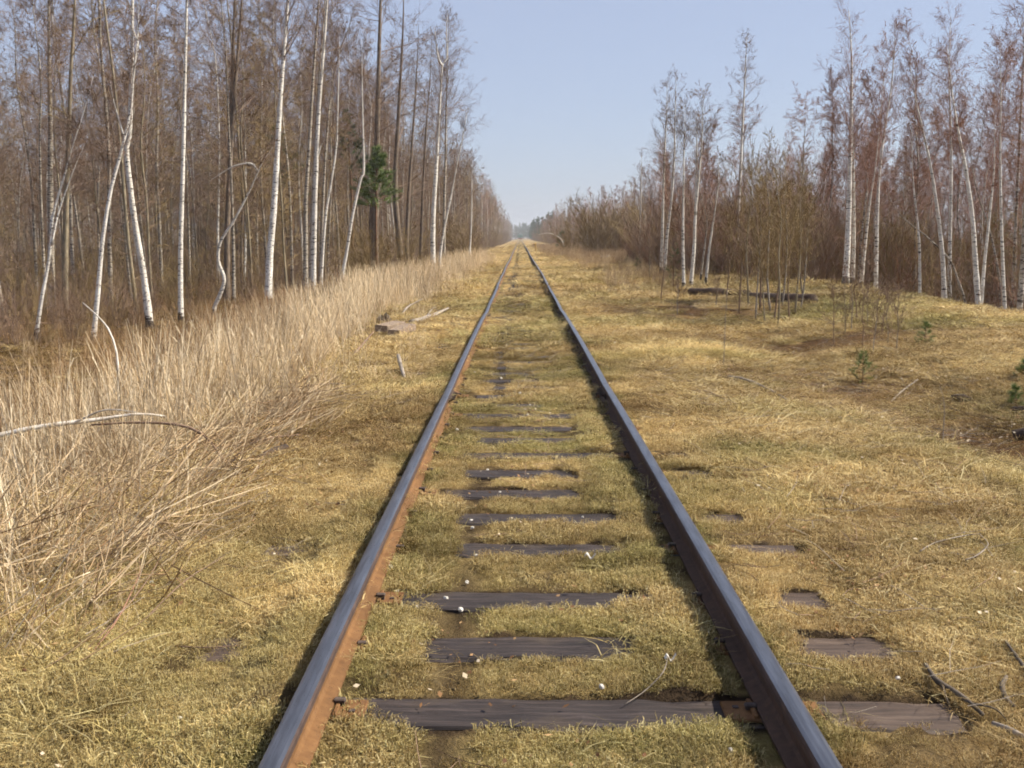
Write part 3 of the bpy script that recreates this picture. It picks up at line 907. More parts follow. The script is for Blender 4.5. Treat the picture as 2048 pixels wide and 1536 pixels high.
def grow(base, d, L, k, bend, wig, rng):
    P = [base]; d = norm(d)
    for s in range(k - 1):
        P.append(P[-1] + d * (L / (k - 1))[:, None])
        d = norm(d + np.array([0, 0, 1.0]) * np.reshape(bend, (-1, 1)) + rng.normal(0, wig, d.shape))
    return np.stack(P, 1)
def children(P, per, t0, t1, Lrel, ang, k, bend, wig, rng, jit=12):
    n = P.shape[0]; pi = np.repeat(np.arange(n), per); M = len(pi)
    t = rng.uniform(t0, t1, M)
    b, tn = sample(P, pi, t)
    PL = np.linalg.norm(np.diff(P, axis=1), axis=2).sum(1)
    perp = norm(np.cross(tn, rng.normal(0, 1, (M, 3))))
    a = np.radians(rng.normal(ang, jit, M))[:, None]
    L = PL[pi] * Lrel * rng.uniform(0.5, 1.25, M) * (1.15 - 0.55 * t)
    return grow(b, np.cos(a) * tn + np.sin(a) * perp, L, k, bend, wig, rng), pi
def crown(mb, T, rng, c0=0.4, n1=42, l1=0.17, ang=42, bend1=0.06, per2=7, per3=5, thick=1.0, droop=-0.10, shape='birch', r_trunk=0.08, mat=0, c1=0.985, l2=0.40, l3=0.5):
    H = np.linalg.norm(np.diff(T, axis=0), axis=1).sum()
    n1 = int(n1 * 1.12)
    u = np.sort(rng.uniform(0, 1, n1)) ** 0.9
    t = c0 + (c1 - c0) * u
    P0 = T[None]
    b, tn = sample(P0, np.zeros(n1, int), t)
    az = np.arange(n1) * 2.4 + rng.normal(0, 0.7, n1)
    rad = np.stack([np.cos(az), np.sin(az), np.zeros(n1)], -1)
    a = np.radians(rng.normal(ang, 13, n1) - (10 * u if shape == 'birch' else -8 * (1 - u)))[:, None]
    prof = (0.35 + 0.65 * np.minimum(1, u / 0.25)) * (1 - 0.78 * u) if shape == 'birch' else (0.55 + 0.45 * np.minimum(1, u / 0.3)) * (1 - 0.7 * u)
    L = H * l1 * prof * rng.uniform(0.3, 1.3, n1) + 0.2
    P1 = grow(b, np.cos(a) * tn + np.sin(a) * rad, L, 7, bend1, 0.13, rng)
    r1 = np.clip(r_trunk * 0.17 * (1 - 0.75 * u) * (L / L.max()) ** 0.5, 0.0035, 0.018) * thick ** 0.4
    mb.tubes(P1, r1[:, None] * np.linspace(1, 0.22, 7)[None], 4, mat, None, False)
    P2, _ = children(P1, per2, 0.12, 1.0, l2, 42, 4, bend1 * 0.5, 0.13, rng, 16)
    mb.tubes(P2, 0.0031 * thick * np.array([1.1, 0.9, 0.7, 0.45])[None], 3, mat, None, False)
    if per3:
        P3, _ = children(P2, per3, 0.1, 1.0, l3 * 1.15, 36, 2, droop, 0.14, rng, 18)
        P3[:, 1, 2] += droop * 0.5 * np.linalg.norm(P3[:, 1] - P3[:, 0], axis=1)
        mb.tubes(P3, 0.0024 * thick * np.array([1.0, 0.55])[None], 3, mat, None, False)
def trunk_tube(mb, T, r0, taper=0.85, sides=8, flare=True, rng=None, mat=0):
    k = len(T); s = np.linspace(0, 1, k)
    R = r0 * (0.05 + 0.95 * (1 - s) ** 0.85)
    if flare: R = R * (1 + 0.35 * np.exp(-s * 28))
    if rng is not None: R = R * (1 + rng.normal(0, 0.04, k))
    mb.tubes(T[None], R[None], sides, mat)

TREE_SEED = [1000]
def traced_tree(label, px, width_px, Y=None, kind='birch', c0=0.42, stems=(), group=None, n1=40, thick=1.0, l1=0.16, name=None, crown_on=True, twig=None, wander=0.012, per3=9, bark=None):
    """px: pixel polyline, base first, laid at the tree's own distance with some lean in depth"""
    TREE_SEED[0] += 1
    rng = np.random.default_rng(TREE_SEED[0])
    if Y is None: Y = at_ground(*px[0]).y
    pts = [np.array(at_y(x, y, Y)) for x, y in px]
    base = pts[0].copy(); base[2] = gz(base[0], base[1])
    root = np.array([base[0], base[1], base[2] - 0.12])
    lean = rng.normal(0, 0.035)
    loc = []
    for p in pts:
        q = p - base; h = max(p[2] - base[2], 0); q[1] += lean * h + rng.normal(0, wander) * h * 0.4
        loc.append(q)
    if loc[0][2] > 0.25 or len(loc) < 2: loc = [root - base] + loc
    else: loc[0] = root - base
    mpp = Y / F_PX
    mats = {'birch': M_BIRCH, 'dull': M_BIRCH_DULL, 'alder': M_ALDER, 'aspen': M_OLIVE}
    tw = twig or {'birch': M_TWIG, 'dull': M_TWIG, 'alder': M_TWIG, 'aspen': M_TWIG_OLIVE}[kind]
    t = thing(name or {'birch': 'birch_tree', 'dull': 'birch_tree', 'alder': 'alder_tree', 'aspen': 'aspen_tree'}[kind], label, "tree", base, 0, group)
    T = catmull(loc, 40)
    mb = MB(); r0 = width_px * mpp * 0.45
    trunk_tube(mb, T, r0, 0.86, 9, True, rng)
    Ts = [T]
    for st, w in stems:
        S = [np.array(at_y(x, y, Y)) - base for x, y in st]
        for q in S: q[1] += lean * max(q[2], 0)
        S = catmull(S, 16); trunk_tube(mb, S, w * mpp * 0.5, 0.8, 7, False, rng); Ts.append(S)
    obj("trunk", mb.mesh("trunk", bark or mats[kind], True), t)
    if crown_on:
        cb = MB()
        sh = 'birch' if kind in ('birch', 'dull') else 'alder'
        crown(cb, T, rng, c0, n1, l1, 44 if sh == 'birch' else 62, 0.05 if sh == 'birch' else 0.09, 7, per3, thick, -0.16 if sh == 'birch' else 0.02, sh, r0)
        for S in Ts[1:]:
            crown(cb, S, rng, 0.45, 12, 0.25, 42, 0.06, 5, 4, thick, -0.1, 'birch', r0 * 0.6)
        # a few dead stubs and thin side shoots low on the stem
        n = 7
        b, tn = sample(T[None], np.zeros(n, int), rng.uniform(0.05, max(0.1, c0), n))
        S = grow(b, np.stack([rng.normal(0, 1, n), rng.normal(0, 1, n), rng.uniform(0.1, 0.9, n)], -1), rng.uniform(0.3, 1.1, n), 4, 0.05, 0.12, rng)
        cb.tubes(S, 0.006 * np.array([1, .8, .6, .3])[None], 3, 0, None, False)
        P, _ = children(S, 4, 0.2, 1, 0.5, 40, 3, 0, 0.1, rng); cb.tubes(P, 0.003 * np.array([1, .8, .5])[None], 3, 0, None, False)
        obj("crown", cb.mesh("crown", tw), t)
    return t

# --- left edge of the wood, read off the photograph one by one
traced_tree("thin white birch with a forked leaning stem at the far left edge of the wood", [(68, 668), (82, 600), (95, 520), (104, 430), (122, 360), (140, 290), (162, 222), (180, 150)], 9, 24.5, c0=0.6,
            stems=[([(100, 490), (112, 430), (128, 380), (150, 320), (166, 285)], 5), ([(106, 420), (99, 440), (96, 480)], 5)])
traced_tree("white birch leaning right whose top crosses the trunk of its kinked neighbour", [(183, 668), (195, 590), (205, 480), (222, 380), (243, 295), (260, 215), (268, 150), (274, 60), (278, -60)], 12, 24.5, c0=0.5,
            stems=[([(247, 272), (236, 235), (224, 190), (220, 160)], 4)])
traced_tree("thick white birch leaning left from its base with a kink in mid trunk", [(300, 645), (290, 560), (272, 440), (260, 335), (257, 292), (263, 268), (268, 180), (272, 40), (276, -120), (280, -330)], 16, 27.5, c0=0.62,
            stems=[([(271, 60), (284, 95), (280, 120), (276, 140)], 5), ([(272, 30), (262, 0), (258, -40), (256, -90)], 5)])
traced_tree("slim upright white birch with dark rings beside the kinked leaning birch", [(361, 640), (361, 500), (366, 330), (369, 160), (372, 0), (376, -150), (378, -320)], 12, 29.0, c0=0.6)
traced_tree("crooked white birch with an s bend low on its stem", [(428, 618), (440, 590), (449, 558), (437, 520), (443, 482), (470, 440), (500, 382), (528, 325), (548, 295)], 10, 31.0, c0=0.7, n1=16, l1=0.12,
            stems=[([(518, 345), (505, 328), (470, 333), (440, 350), (418, 365)], 5)])
traced_tree("sturdy white birch right of the crooked one, rising out of the frame", [(536, 605), (538, 520), (545, 420), (551, 310), (557, 180), (570, 0), (577, -140), (582, -280)], 17, 36.0, c0=0.45, n1=50, l1=0.17)
traced_tree("tall white birch, leftmost stem of the close group of three", [(611, 590), (612, 480), (613, 400), (620, 300), (630, 150), (643, 0), (650, -140), (655, -240)], 11, 39.0, 'dull', c0=0.5)
traced_tree("bright smooth white birch in front of the close group of three", [(626, 606), (628, 480), (632, 350), (639, 230), (648, 100), (656, 0), (664, -150), (668, -270)], 13, 35.0, c0=0.5, n1=46,
            stems=[([(637, 310), (643, 292), (650, 280)], 4)])
traced_tree("thin pale birch between the two taller stems of the group of three", [(620, 585), (623, 450), (629, 300), (636, 150), (645, 20), (652, -100), (656, -190)], 9, 40.0, 'dull', c0=0.5)
traced_tree("thin birch leaning right, just right of the group of three", [(642, 570), (652, 440), (664, 370), (675, 300), (679, 240), (682, 150), (684, 70)], 8, 40.0, c0=0.55)
traced_tree("very thin dull birch leaning far right above the group of three", [(640, 560), (650, 350), (662, 200), (680, 110), (705, 40), (720, -30)], 8, 44.0, 'dull', c0=0.55)
traced_tree("thin birch leaning right in front of the green pine", [(684, 560), (694, 500), (706, 430), (722, 360), (728, 340), (727, 250), (725, 160), (724, 80)], 9, 37.0, c0=0.6, n1=30)
traced_tree("bright white birch nearest the track on the left, forked near its top", [(866, 520), (866, 440), (871, 350), (877, 240), (882, 150), (884, 128), (893, 112), (892, 60), (896, 10)], 13, 46.0, c0=0.42, n1=52, l1=0.17,
            stems=[([(884, 130), (877, 118), (872, 90), (868, 50)], 6)])
traced_tree("slender white birch leaning right beside the bright forked birch", [(880, 516), (890, 450), (903, 390), (916, 320), (926, 275), (936, 215)], 7, 47.0, c0=0.5, n1=34, l1=0.2)
traced_tree("dull birch standing behind the bright forked birch near the track", [(888, 510), (889, 420), (892, 300), (894, 200), (897, 110), (900, 40)], 8, 56.0, 'dull', c0=0.35, n1=60, l1=0.22, thick=1.2)
traced_tree("small thin birch closest to the line on the left side", [(939, 512), (943, 440), (944, 370), (945, 300)], 5, 66.0, c0=0.45, n1=40, l1=0.22)
traced_tree("thin pale birch behind the crooked birch", [(488, 590), (490, 470), (489, 360), (487, 280), (485, 180)], 6, 44.0, c0=0.6, n1=24)
traced_tree("wide grey birch trunk behind the forked birch at the left edge", [(103, 640), (100, 500), (97, 380), (96, 250), (92, 100), (90, -60), (88, -200)], 17, 33.0, 'dull', c0=0.5)
traced_tree("olive grey aspen with long bare limbs near the left edge", [(128, 620), (134, 450), (140, 300), (148, 150), (154, 50), (160, -80), (164, -220)], 15, 33.0, 'aspen', c0=0.45, n1=22, l1=0.3, thick=1.3)
traced_tree("tall dark alder with long level limbs and a twin stem", [(452, 600), (453, 450), (458, 300), (463, 200), (470, 80), (476, -40), (480, -200)], 15, 38.0, 'alder', c0=0.40, n1=34, l1=0.26, thick=1.2,
            stems=[([(456, 330), (457, 220), (460, 80), (462, -60), (463, -180)], 10)])
traced_tree("big dark alder with rising limbs above the green pine", [(748, 520), (750, 400), (752, 290), (754, 180), (756, 80), (758, -20), (760, -130)], 20, 56.0, 'alder', c0=0.30, n1=48, l1=0.30, thick=1.5,
            stems=[([(746, 540), (741, 440), (744, 340)], 12)])
traced_tree("dark alder with drooping level limbs, right of the green pine", [(800, 500), (790, 380), (796, 250), (802, 140), (806, 50), (808, -40)], 15, 58.0, 'alder', c0=0.26, n1=46, l1=0.32, thick=1.4)
traced_tree("slim dark alder between the green pine and the bright forked birch", [(813, 500), (816, 400), (822, 300), (829, 190), (833, 100), (835, 40)], 10, 62.0, 'alder', c0=0.25, n1=44, l1=0.32, thick=1.3)
traced_tree("thin dark alder leaning slightly behind the bright forked birch", [(842, 500), (846, 380), (852, 270), (860, 160), (864, 80)], 8, 66.0, 'alder', c0=0.3, n1=44, l1=0.3, thick=1.4)

# --- right edge of the wood
RT = M_TWIG_RED
traced_tree("slim white birch at the left end of the right hand wood", [(1322, 560), (1324, 470), (1325, 380), (1328, 280), (1330, 230), (1331, 160)], 8, 46.0, c0=0.45, n1=36, l1=0.2)
traced_tree("white birch curving right, close behind the young spruce", [(1328, 556), (1334, 470), (1342, 400), (1347, 320), (1348, 250), (1350, 150)], 8, 45.0, c0=0.45, n1=36, l1=0.2)
traced_tree("straight thin white birch left of the leaning pair by the log", [(1368, 584), (1366, 480), (1367, 390), (1368, 320), (1370, 250), (1371, 205)], 8, 33.0, c0=0.5, n1=32, l1=0.18)
traced_tree("white birch with a twin top beside the end of the dark log", [(1380, 582), (1388, 500), (1391, 430), (1398, 350), (1404, 290), (1406, 235), (1408, 180)], 9, 33.5, c0=0.5, n1=36, l1=0.2,
            stems=[([(1391, 430), (1393, 360), (1394, 290), (1393, 220)], 6)])
traced_tree("thin white birch leaning right above the dark log", [(1410, 578), (1418, 500), (1428, 430), (1435, 370), (1436, 320)], 7, 35.0, c0=0.5, n1=26, l1=0.18)
traced_tree("thin dull birch leaning between the log and the twin topped birch", [(1400, 560), (1410, 480), (1412, 440), (1400, 390)], 5, 38.0, 'dull', c0=0.5, n1=16, l1=0.15)
traced_tree("lone slim birch beside the pale broken snag", [(1280, 522), (1281, 440), (1282, 360), (1283, 310)], 7, 66.0, c0=0.5, n1=30, l1=0.2)
traced_tree("tall white birch standing well above the thicket", [(1471, 560), (1474, 470), (1481, 340), (1486, 240), (1490, 160), (1494, 70)], 10, 48.0, c0=0.5, n1=44, l1=0.15)
traced_tree("tallest birch of the right hand wood, thick white stem", [(1690, 586), (1697, 480), (1702, 360), (1706, 240), (1709, 140), (1707, 80), (1705, 15)], 15, 31.0, c0=0.42, n1=60, l1=0.2, twig=RT, thick=0.75)
traced_tree("white birch stem pressed against the tallest right hand birch", [(1704, 586), (1706, 500), (1705, 420), (1703, 330), (1700, 230)], 10, 31.4, c0=0.5, n1=34, l1=0.2, twig=RT, thick=0.72)
traced_tree("leaning white birch just right of the tallest birch", [(1721, 578), (1728, 500), (1737, 410), (1748, 330), (1756, 240)], 9, 32.5, c0=0.5, n1=34, l1=0.2, twig=RT, thick=0.72)
traced_tree("slim pale birch between the tallest birch and its leaning neighbour", [(1716, 574), (1722, 480), (1732, 380), (1740, 300)], 7, 34.5, 'dull', c0=0.5, n1=30, l1=0.2, twig=RT, thick=0.72)
traced_tree("tall birch bending right with a pointed crown, second from the tallest", [(1752, 582), (1754, 480), (1760, 360), (1772, 260), (1786, 175), (1791, 110), (1795, 45)], 10, 33.0, c0=0.5, n1=48, l1=0.2, twig=RT, thick=0.72)
traced_tree("thin birch leaning left near the gap in the right hand wood", [(1839, 602), (1838, 500), (1832, 430), (1825, 370), (1822, 290), (1820, 220)], 8, 29.5, c0=0.55, n1=28, l1=0.18, twig=RT, thick=0.72)
traced_tree("white birch bowed to the left on the crest of the bank", [(1888, 606), (1884, 520), (1873, 430), (1857, 330), (1840, 260), (1826, 200), (1812, 120)], 12, 28.0, c0=0.58, n1=40, l1=0.18, twig=RT, thick=0.72)
traced_tree("upright birch with a wide crown right behind the bowed birch", [(1899, 604), (1901, 500), (1904, 380), (1904, 270), (1901, 180), (1905, 100), (1908, 25)], 10, 30.0, c0=0.52, n1=54, l1=0.22, twig=RT, thick=0.72)
traced_tree("thick birch leaning left from a shared base near the right edge", [(1957, 626), (1951, 520), (1945, 430), (1932, 330), (1917, 255), (1908, 180), (1898, 90)], 14, 25.5, c0=0.6, n1=44, l1=0.18, twig=RT, thick=0.72)
traced_tree("birch leaning right from the same base as the thick leaning birch", [(1962, 624), (1972, 530), (1985, 440), (1996, 350), (2002, 270), (2006, 180)], 9, 25.6, c0=0.55, n1=34, l1=0.2, twig=RT, thick=0.72)
traced_tree("thin birch leaning across behind the shared base pair", [(2000, 600), (1994, 540), (1975, 460), (1952, 390), (1938, 320), (1930, 260)], 7, 28.5, 'dull', c0=0.55, n1=26, l1=0.18, twig=RT, thick=0.72)
traced_tree("slim birch second from the right edge of the picture", [(2010, 636), (2006, 540), (2002, 420), (2001, 300), (2003, 180), (2000, 70)], 9, 24.5, c0=0.5, n1=40, l1=0.18, twig=RT, thick=0.72)
traced_tree("dark stemmed birch at the right edge of the picture", [(2036, 642), (2042, 540), (2046, 400), (2046, 260), (2038, 140), (2030, 50)], 14, 23.5, 'dull', c0=0.45, n1=48, l1=0.2, twig=RT, thick=0.72)
traced_tree("thin bent birch crossing in front of the gap in the right hand wood", [(1930, 606), (1915, 560), (1898, 520), (1860, 480), (1800, 430), (1775, 385), (1766, 340)], 6, 29.0, 'dull', c0=0.6, n1=20, l1=0.15, twig=RT, thick=0.72)

# --- broken snag
_b = at_y(1286, 522, 67.0); sn = thing("tree_snag", "pale broken birch snag with peeling bark beside a slim birch", "snag", (_b.x, _b.y, gz(_b.x, _b.y)))
mb = MB(); T = np.array([(0, 0, -0.1), (0.02, 0, 0.6), (0.05, 0.02, 1.4), (0.0, 0, 2.2), (0.08, 0, 2.9), (0.05, 0, 3.3)])
mb.tubes(T[None], np.array([[0.2, 0.19, 0.21, 0.15, 0.08, 0.015]]), 9)
M_SNAG = simple("snag_wood", (0.26, 0.20, 0.15), (0.62, 0.52, 0.42), 3.0, 0.9, 0.5)
obj("trunk", mb.mesh("trunk", M_SNAG), sn)
mb = MB(); mb.tubes(np.array([[(0.05, 0, 1.9), (0.25, -0.05, 2.2), (0.38, -0.05, 2.6)]]), np.array([[0.05, 0.035, 0.01]]), 6)
obj("limb", mb.mesh("limb", M_SNAG), sn)

# ------------------------------------------------------------------ wood behind: countable trees copied from a few kinds
def proto_tree(name, kind, H, seed, twig, c0, n1, l1, thick, bow=0.03, r0=None, per3=5):
    rng = np.random.default_rng(seed)
    t = thing(name, None, "tree")
    pts = [np.array((0, 0, -0.15))]
    for i in range(1, 7):
        h = H * i / 6
        pts.append(np.array((rng.normal(0, bow) * h * 0.5 + (pts[-1][0]), rng.normal(0, bow) * h * 0.5 + pts[-1][1], h)))
    T = catmull(pts, 22); mb = MB(); r0 = r0 or H * 0.0075
    trunk_tube(mb, T, r0, 0.88, 7, True, rng)
    bark = {'birch': M_BIRCH, 'dull': M_BIRCH_DULL, 'alder': M_ALDER, 'aspen': M_OLIVE}[kind]
    obj("trunk", mb.mesh("trunk", bark, True), t)
    cb = MB(); sh = 'birch' if kind in ('birch', 'dull') else 'alder'
    crown(cb, T, rng, c0, n1, l1, 40 if sh == 'birch' else 58, 0.06, 6, per3, thick, -0.08, sh, r0)
    n = 10
    b, tn = sample(T[None], np.zeros(n, int), rng.uniform(0.08, c0, n))
    S = grow(b, np.stack([rng.normal(0, 1, n), rng.normal(0, 1, n), rng.uniform(0.1, 0.9, n)], -1), rng.uniform(0.4, 1.5, n), 4, 0.05, 0.12, rng)
    cb.tubes(S, 0.007 * np.array([1, .8, .6, .3])[None], 3, 0, None, False)
    P, _ = children(S, 6, 0.2, 1, 0.5, 40, 3, 0, 0.1, rng); cb.tubes(P, 0.0035 * np.array([1, .8, .5])[None], 3, 0, None, False)
    obj("crown", cb.mesh("crown", twig), t)
    return t
LEFT = [proto_tree("birch_tree", 'dull', 14.5, 501, M_TWIG, 0.20, 66, 0.20, 1.5, 0.04, r0=0.070, per3=12),
        proto_tree("birch_tree", 'dull', 13.0, 502, M_TWIG, 0.24, 64, 0.21, 1.5, 0.05, r0=0.060, per3=12),
        proto_tree("birch_tree", 'birch', 13.8, 503, M_TWIG, 0.30, 60, 0.19, 1.4, 0.04, r0=0.062, per3=12),
        proto_tree("alder_tree", 'alder', 14.0, 504, M_TWIG, 0.16, 56, 0.25, 1.5, 0.04, r0=0.075, per3=12),
        proto_tree("aspen_tree", 'aspen', 13.5, 505, M_TWIG, 0.20, 60, 0.23, 1.5, 0.05, r0=0.065, per3=12),
        proto_tree("aspen_tree", 'aspen', 11.0, 506, M_TWIG_OLIVE, 0.14, 62, 0.25, 1.5, 0.05, r0=0.055, per3=12)]
RIGHT = [proto_tree("birch_tree", 'dull', 9.6, 511, M_TWIG_RED, 0.24, 64, 0.21, 1.4, 0.04, r0=0.055, per3=12),
         proto_tree("birch_tree", 'birch', 9.0, 512, M_TWIG_RED, 0.32, 58, 0.19, 1.25, 0.045, r0=0.05, per3=12),
         proto_tree("birch_tree", 'dull', 8.4, 513, M_TWIG_RED, 0.20, 68, 0.23, 1.5, 0.05, r0=0.048, per3=12),
         proto_tree("aspen_tree", 'aspen', 8.0, 514, M_TWIG_RED, 0.14, 68, 0.25, 1.5, 0.04, r0=0.045, per3=12),
         proto_tree("birch_tree", 'dull', 7.4, 515, M_TWIG, 0.16, 64, 0.23, 1.5, 0.06, r0=0.042, per3=12)]
used = set()
def place(protos, i, x, y, s, label, group):
    p = protos[i]; loc = (x, y, gz(x, y)); rz = random.uniform(0, 6.283); tx, ty = random.gauss(0, 0.035), random.gauss(0, 0.035)
    sc = (s * random.uniform(0.9, 1.1), s * random.uniform(0.9, 1.1), s)
    if p.name not in used:
        used.add(p.name); p.location = loc; p.rotation_euler = (tx, ty, rz); p.scale = sc
        p["label"] = label; p["group"] = group
    else:
        copy_tree(p, loc, rz, sc, label, group).rotation_euler = (tx, ty, rz)
def poisson(n, fx, fy, mind, ok):
    out = []
    tries = 0
    while len(out) < n and tries < 20000:
        tries += 1
        x, y = fx(), fy()
        if not ok(x, y): continue
        if all((x - a) ** 2 + (y - b) ** 2 > mind ** 2 for a, b in out): out.append((x, y))
    return out
in_view = lambda x, y: abs(x) < 0.535 * y + 2.5
LP = poisson(175, lambda: -9.5 - 30 * random.random() ** 1.3, lambda: 19 + 75 * random.random() ** 1.2, 1.15,
             lambda x, y: in_view(x, y) and (y > 31 or x < -15) and x < -9.8 + 0.045 * (y - 25) * (1 if y > 25 else 0) - 0.6)
for (x, y) in LP:
    i = random.choices(range(6), [6, 6, 2, 1, 3, 3])[0]
    lab = {0: "thin grey white birch standing deep in the dense left hand wood", 1: "thin grey white birch standing deep in the dense left hand wood", 2: "thin bright birch standing inside the dense left hand wood",
           3: "bare dark alder standing inside the dense left hand wood", 4: "bare olive barked aspen inside the dense left hand wood", 5: "bare olive barked aspen inside the dense left hand wood"}[i]
    place(LEFT, i, x, y, random.uniform(0.8, 1.15), lab, "trees inside the left hand wood")
RP = poisson(135, lambda: 9 + 34 * random.random() ** 1.2, lambda: 24 + 75 * random.random() ** 1.1, 1.05,
             lambda x, y: in_view(x, y) and x > (12.2 if y < 42 else 11.0 - 0.02 * (y - 42)))
for (x, y) in RP:
    i = random.choices(range(5), [4, 3, 4, 3, 3])[0]
    lab = {0: "dull birch with reddish twigs inside the right hand wood", 1: "bright slim birch inside the right hand wood behind its edge", 2: "dull birch with reddish twigs inside the right hand wood",
           3: "bare olive barked aspen inside the right hand wood", 4: "short brown twigged birch inside the right hand wood"}[i]
    place(RIGHT, i, x, y, random.uniform(0.8, 1.08) if y < 46 else random.uniform(0.7, 0.98), lab, "trees inside the right hand wood")

# ------------------------------------------------------------------ far wood along the line (reads as one mass)
def merged(root):
    """a kind of tree as one light mesh for the far wood"""
    mb_mesh = bpy.data.meshes.new("far_tree")
    V = []; Fq = []; mi = []; n = 0; mats = []
    for ci, ch in enumerate(root.children):
        me = ch.data; v = np.zeros(len(me.vertices) * 3, np.float32); me.vertices.foreach_get("co", v); v = v.reshape(-1, 3)
        mats.append(me.materials[0])
        for p in me.polygons: Fq.append([i + n for i in p.vertices]); mi.append(ci)
        V.append(v); n += len(v)
    mb_mesh.from_pydata(np.concatenate(V).tolist(), [], Fq)
    mb_mesh.polygons.foreach_set("material_index", np.array(mi, np.int32))
    for m in mats: mb_mesh.materials.append(m)
    return mb_mesh
FAR = []
for args in [("birch_tree", 'dull', 13.0, 601, M_TWIG, 0.22, 40, 0.21, 3.2), ("birch_tree", 'birch', 12.0, 602, M_TWIG_RED, 0.3, 40, 0.21, 3.0),
             ("alder_tree", 'alder', 12.5, 603, M_TWIG_OLIVE, 0.12, 44, 0.25, 3.4), ("birch_tree", 'dull', 11.0, 604, M_TWIG_RED, 0.2, 42, 0.23, 3.2)]:
    p = proto_tree(*args, per3=3)
    FAR.append(merged(p))
    for ch in list(p.children): bpy.data.objects.remove(ch, do_unlink=True)
    bpy.data.objects.remove(p, do_unlink=True)
def conifer_mesh(name, H, seed, mats, spread=0.20, dens=26, needle=0.16, c0=0.12, width=0.03):
    """trunk, whorled limbs and needle sprays"""
    rng = np.random.default_rng(seed); mb = MB()
    T = np.linspace((0, 0, -0.1), (rng.normal(0, .02) * H, 0, H), 12); trunk_tube(mb, T, H * 0.012, 0.9, 6, True, rng)
    n1 = int(dens * 2.2); u = rng.uniform(0, 1, n1); t = c0 + (0.98 - c0) * u
    b, tn = sample(T[None], np.zeros(n1, int), t); az = rng.uniform(0, 6.283, n1)
    rad = np.stack([np.cos(az), np.sin(az), rng.uniform(-0.1, 0.5, n1)], -1)
    L = H * spread * (1.05 - u) * rng.uniform(0.6, 1.1, n1) + 0.05 * H * 0.5
    P1 = grow(b, rad, L, 4, 0.08, 0.06, rng); mb.tubes(P1, (0.010 * H / 6) * np.array([1, .8, .6, .3])[None], 3, 0, None, False)
    per = 16; pi = np.repeat(np.arange(n1), per * 7); M = len(pi); t = rng.uniform(0.25, 1.0, M)
    bb, tt = sample(P1, pi, t)
    d = norm(tt * 0.5 + rng.normal(0, 0.6, (M, 3))); sd = norm(np.cross(d, rng.normal(0, 1, (M, 3)))) * needle * width * 3
    Ln = needle * rng.uniform(0.6, 1.3, M)[:, None]
    V = np.stack([bb + sd, bb - sd, bb + d * Ln], 1).reshape(-1, 3)
    mb.add(V, None, np.arange(M * 3).reshape(-1, 3), 1)
    return mb.mesh(name, mats)
FAR.append(conifer_mesh("far_pine", 13.0, 611, [M_PINEBARK, M_NEEDLE_D], 0.2, 26, 0.5))
FAR.append(conifer_mesh("far_spruce", 15.0, 612, [M_PINEBARK, M_NEEDLE_D], 0.22, 26, 0.5))
fx_, fy_, fk_, fs_ = [], [], [], []
def far_add(n, side, y0, y1, e0, e1, depth, kinds, s0, s1):
    for _ in range(n):
        y = y0 + (y1 - y0) * random.random(); e = e0 + (e1 - e0) * (y - y0) / (y1 - y0)
        x = side * (e + depth * random.random() ** 1.4)
        fx_.append(x); fy_.append(y); fk_.append(random.choice(kinds)); fs_.append(random.uniform(s0, s1))
far_add(260, -1, 88, 190, 7.6, 7.2, 24, [0, 0, 2, 2], 0.85, 1.2)
far_add(300, -1, 190, 420, 7.2, 7.0, 26, [0, 0, 2, 1], 0.9, 1.3)
far_add(300, -1, 420, 950, 7.0, 7.0, 30, [0, 2, 0, 1], 0.9, 1.2)
far_add(200, 1, 96, 190, 10.5, 9.0, 32, [1, 3, 1, 3, 0], 0.5, 0.74)
far_add(300, 1, 190, 420, 9.0, 8.0, 30, [1, 3, 3, 0, 2], 0.58, 0.8)
far_add(260, 1, 420, 950, 7.0, 7.0, 30, [4, 5, 4, 5, 3], 0.6, 0.9)
for _ in range(520):                                     # depth of the left wood
    x_ = random.uniform(-105, -34); y_ = random.uniform(max(40, -x_ * 1.75), 190)
    fx_.append(x_); fy_.append(y_); fk_.append(random.choice([0, 0, 2])); fs_.append(random.uniform(0.85, 1.15))
for _ in range(160):                                     # and of the right one
    x_ = random.uniform(38, 100); y_ = random.uniform(max(45, x_ * 1.75), 190)
    fx_.append(x_); fy_.append(y_); fk_.append(random.choice([1, 3, 3])); fs_.append(random.uniform(0.5, 0.75))
for _ in range(240):
    fx_.append(random.uniform(-60, 60)); fy_.append(random.uniform(960, 1100)); fk_.append(random.choice([4, 5, 0])); fs_.append(random.uniform(0.8, 1.1))
fx_, fy_ = np.array(fx_), np.array(fy_); m = len(fx_)
far = scatter("far_forest", "bare far wood lining both sides of the track up to the horizon", "forest",
              np.stack([fx_, fy_, ground_z(fx_, fy_, False) - 0.1], -1), np.stack([np.zeros(m), np.zeros(m), RNG.uniform(0, 6.283, m)], -1), np.array(fs_), fk_, FAR)

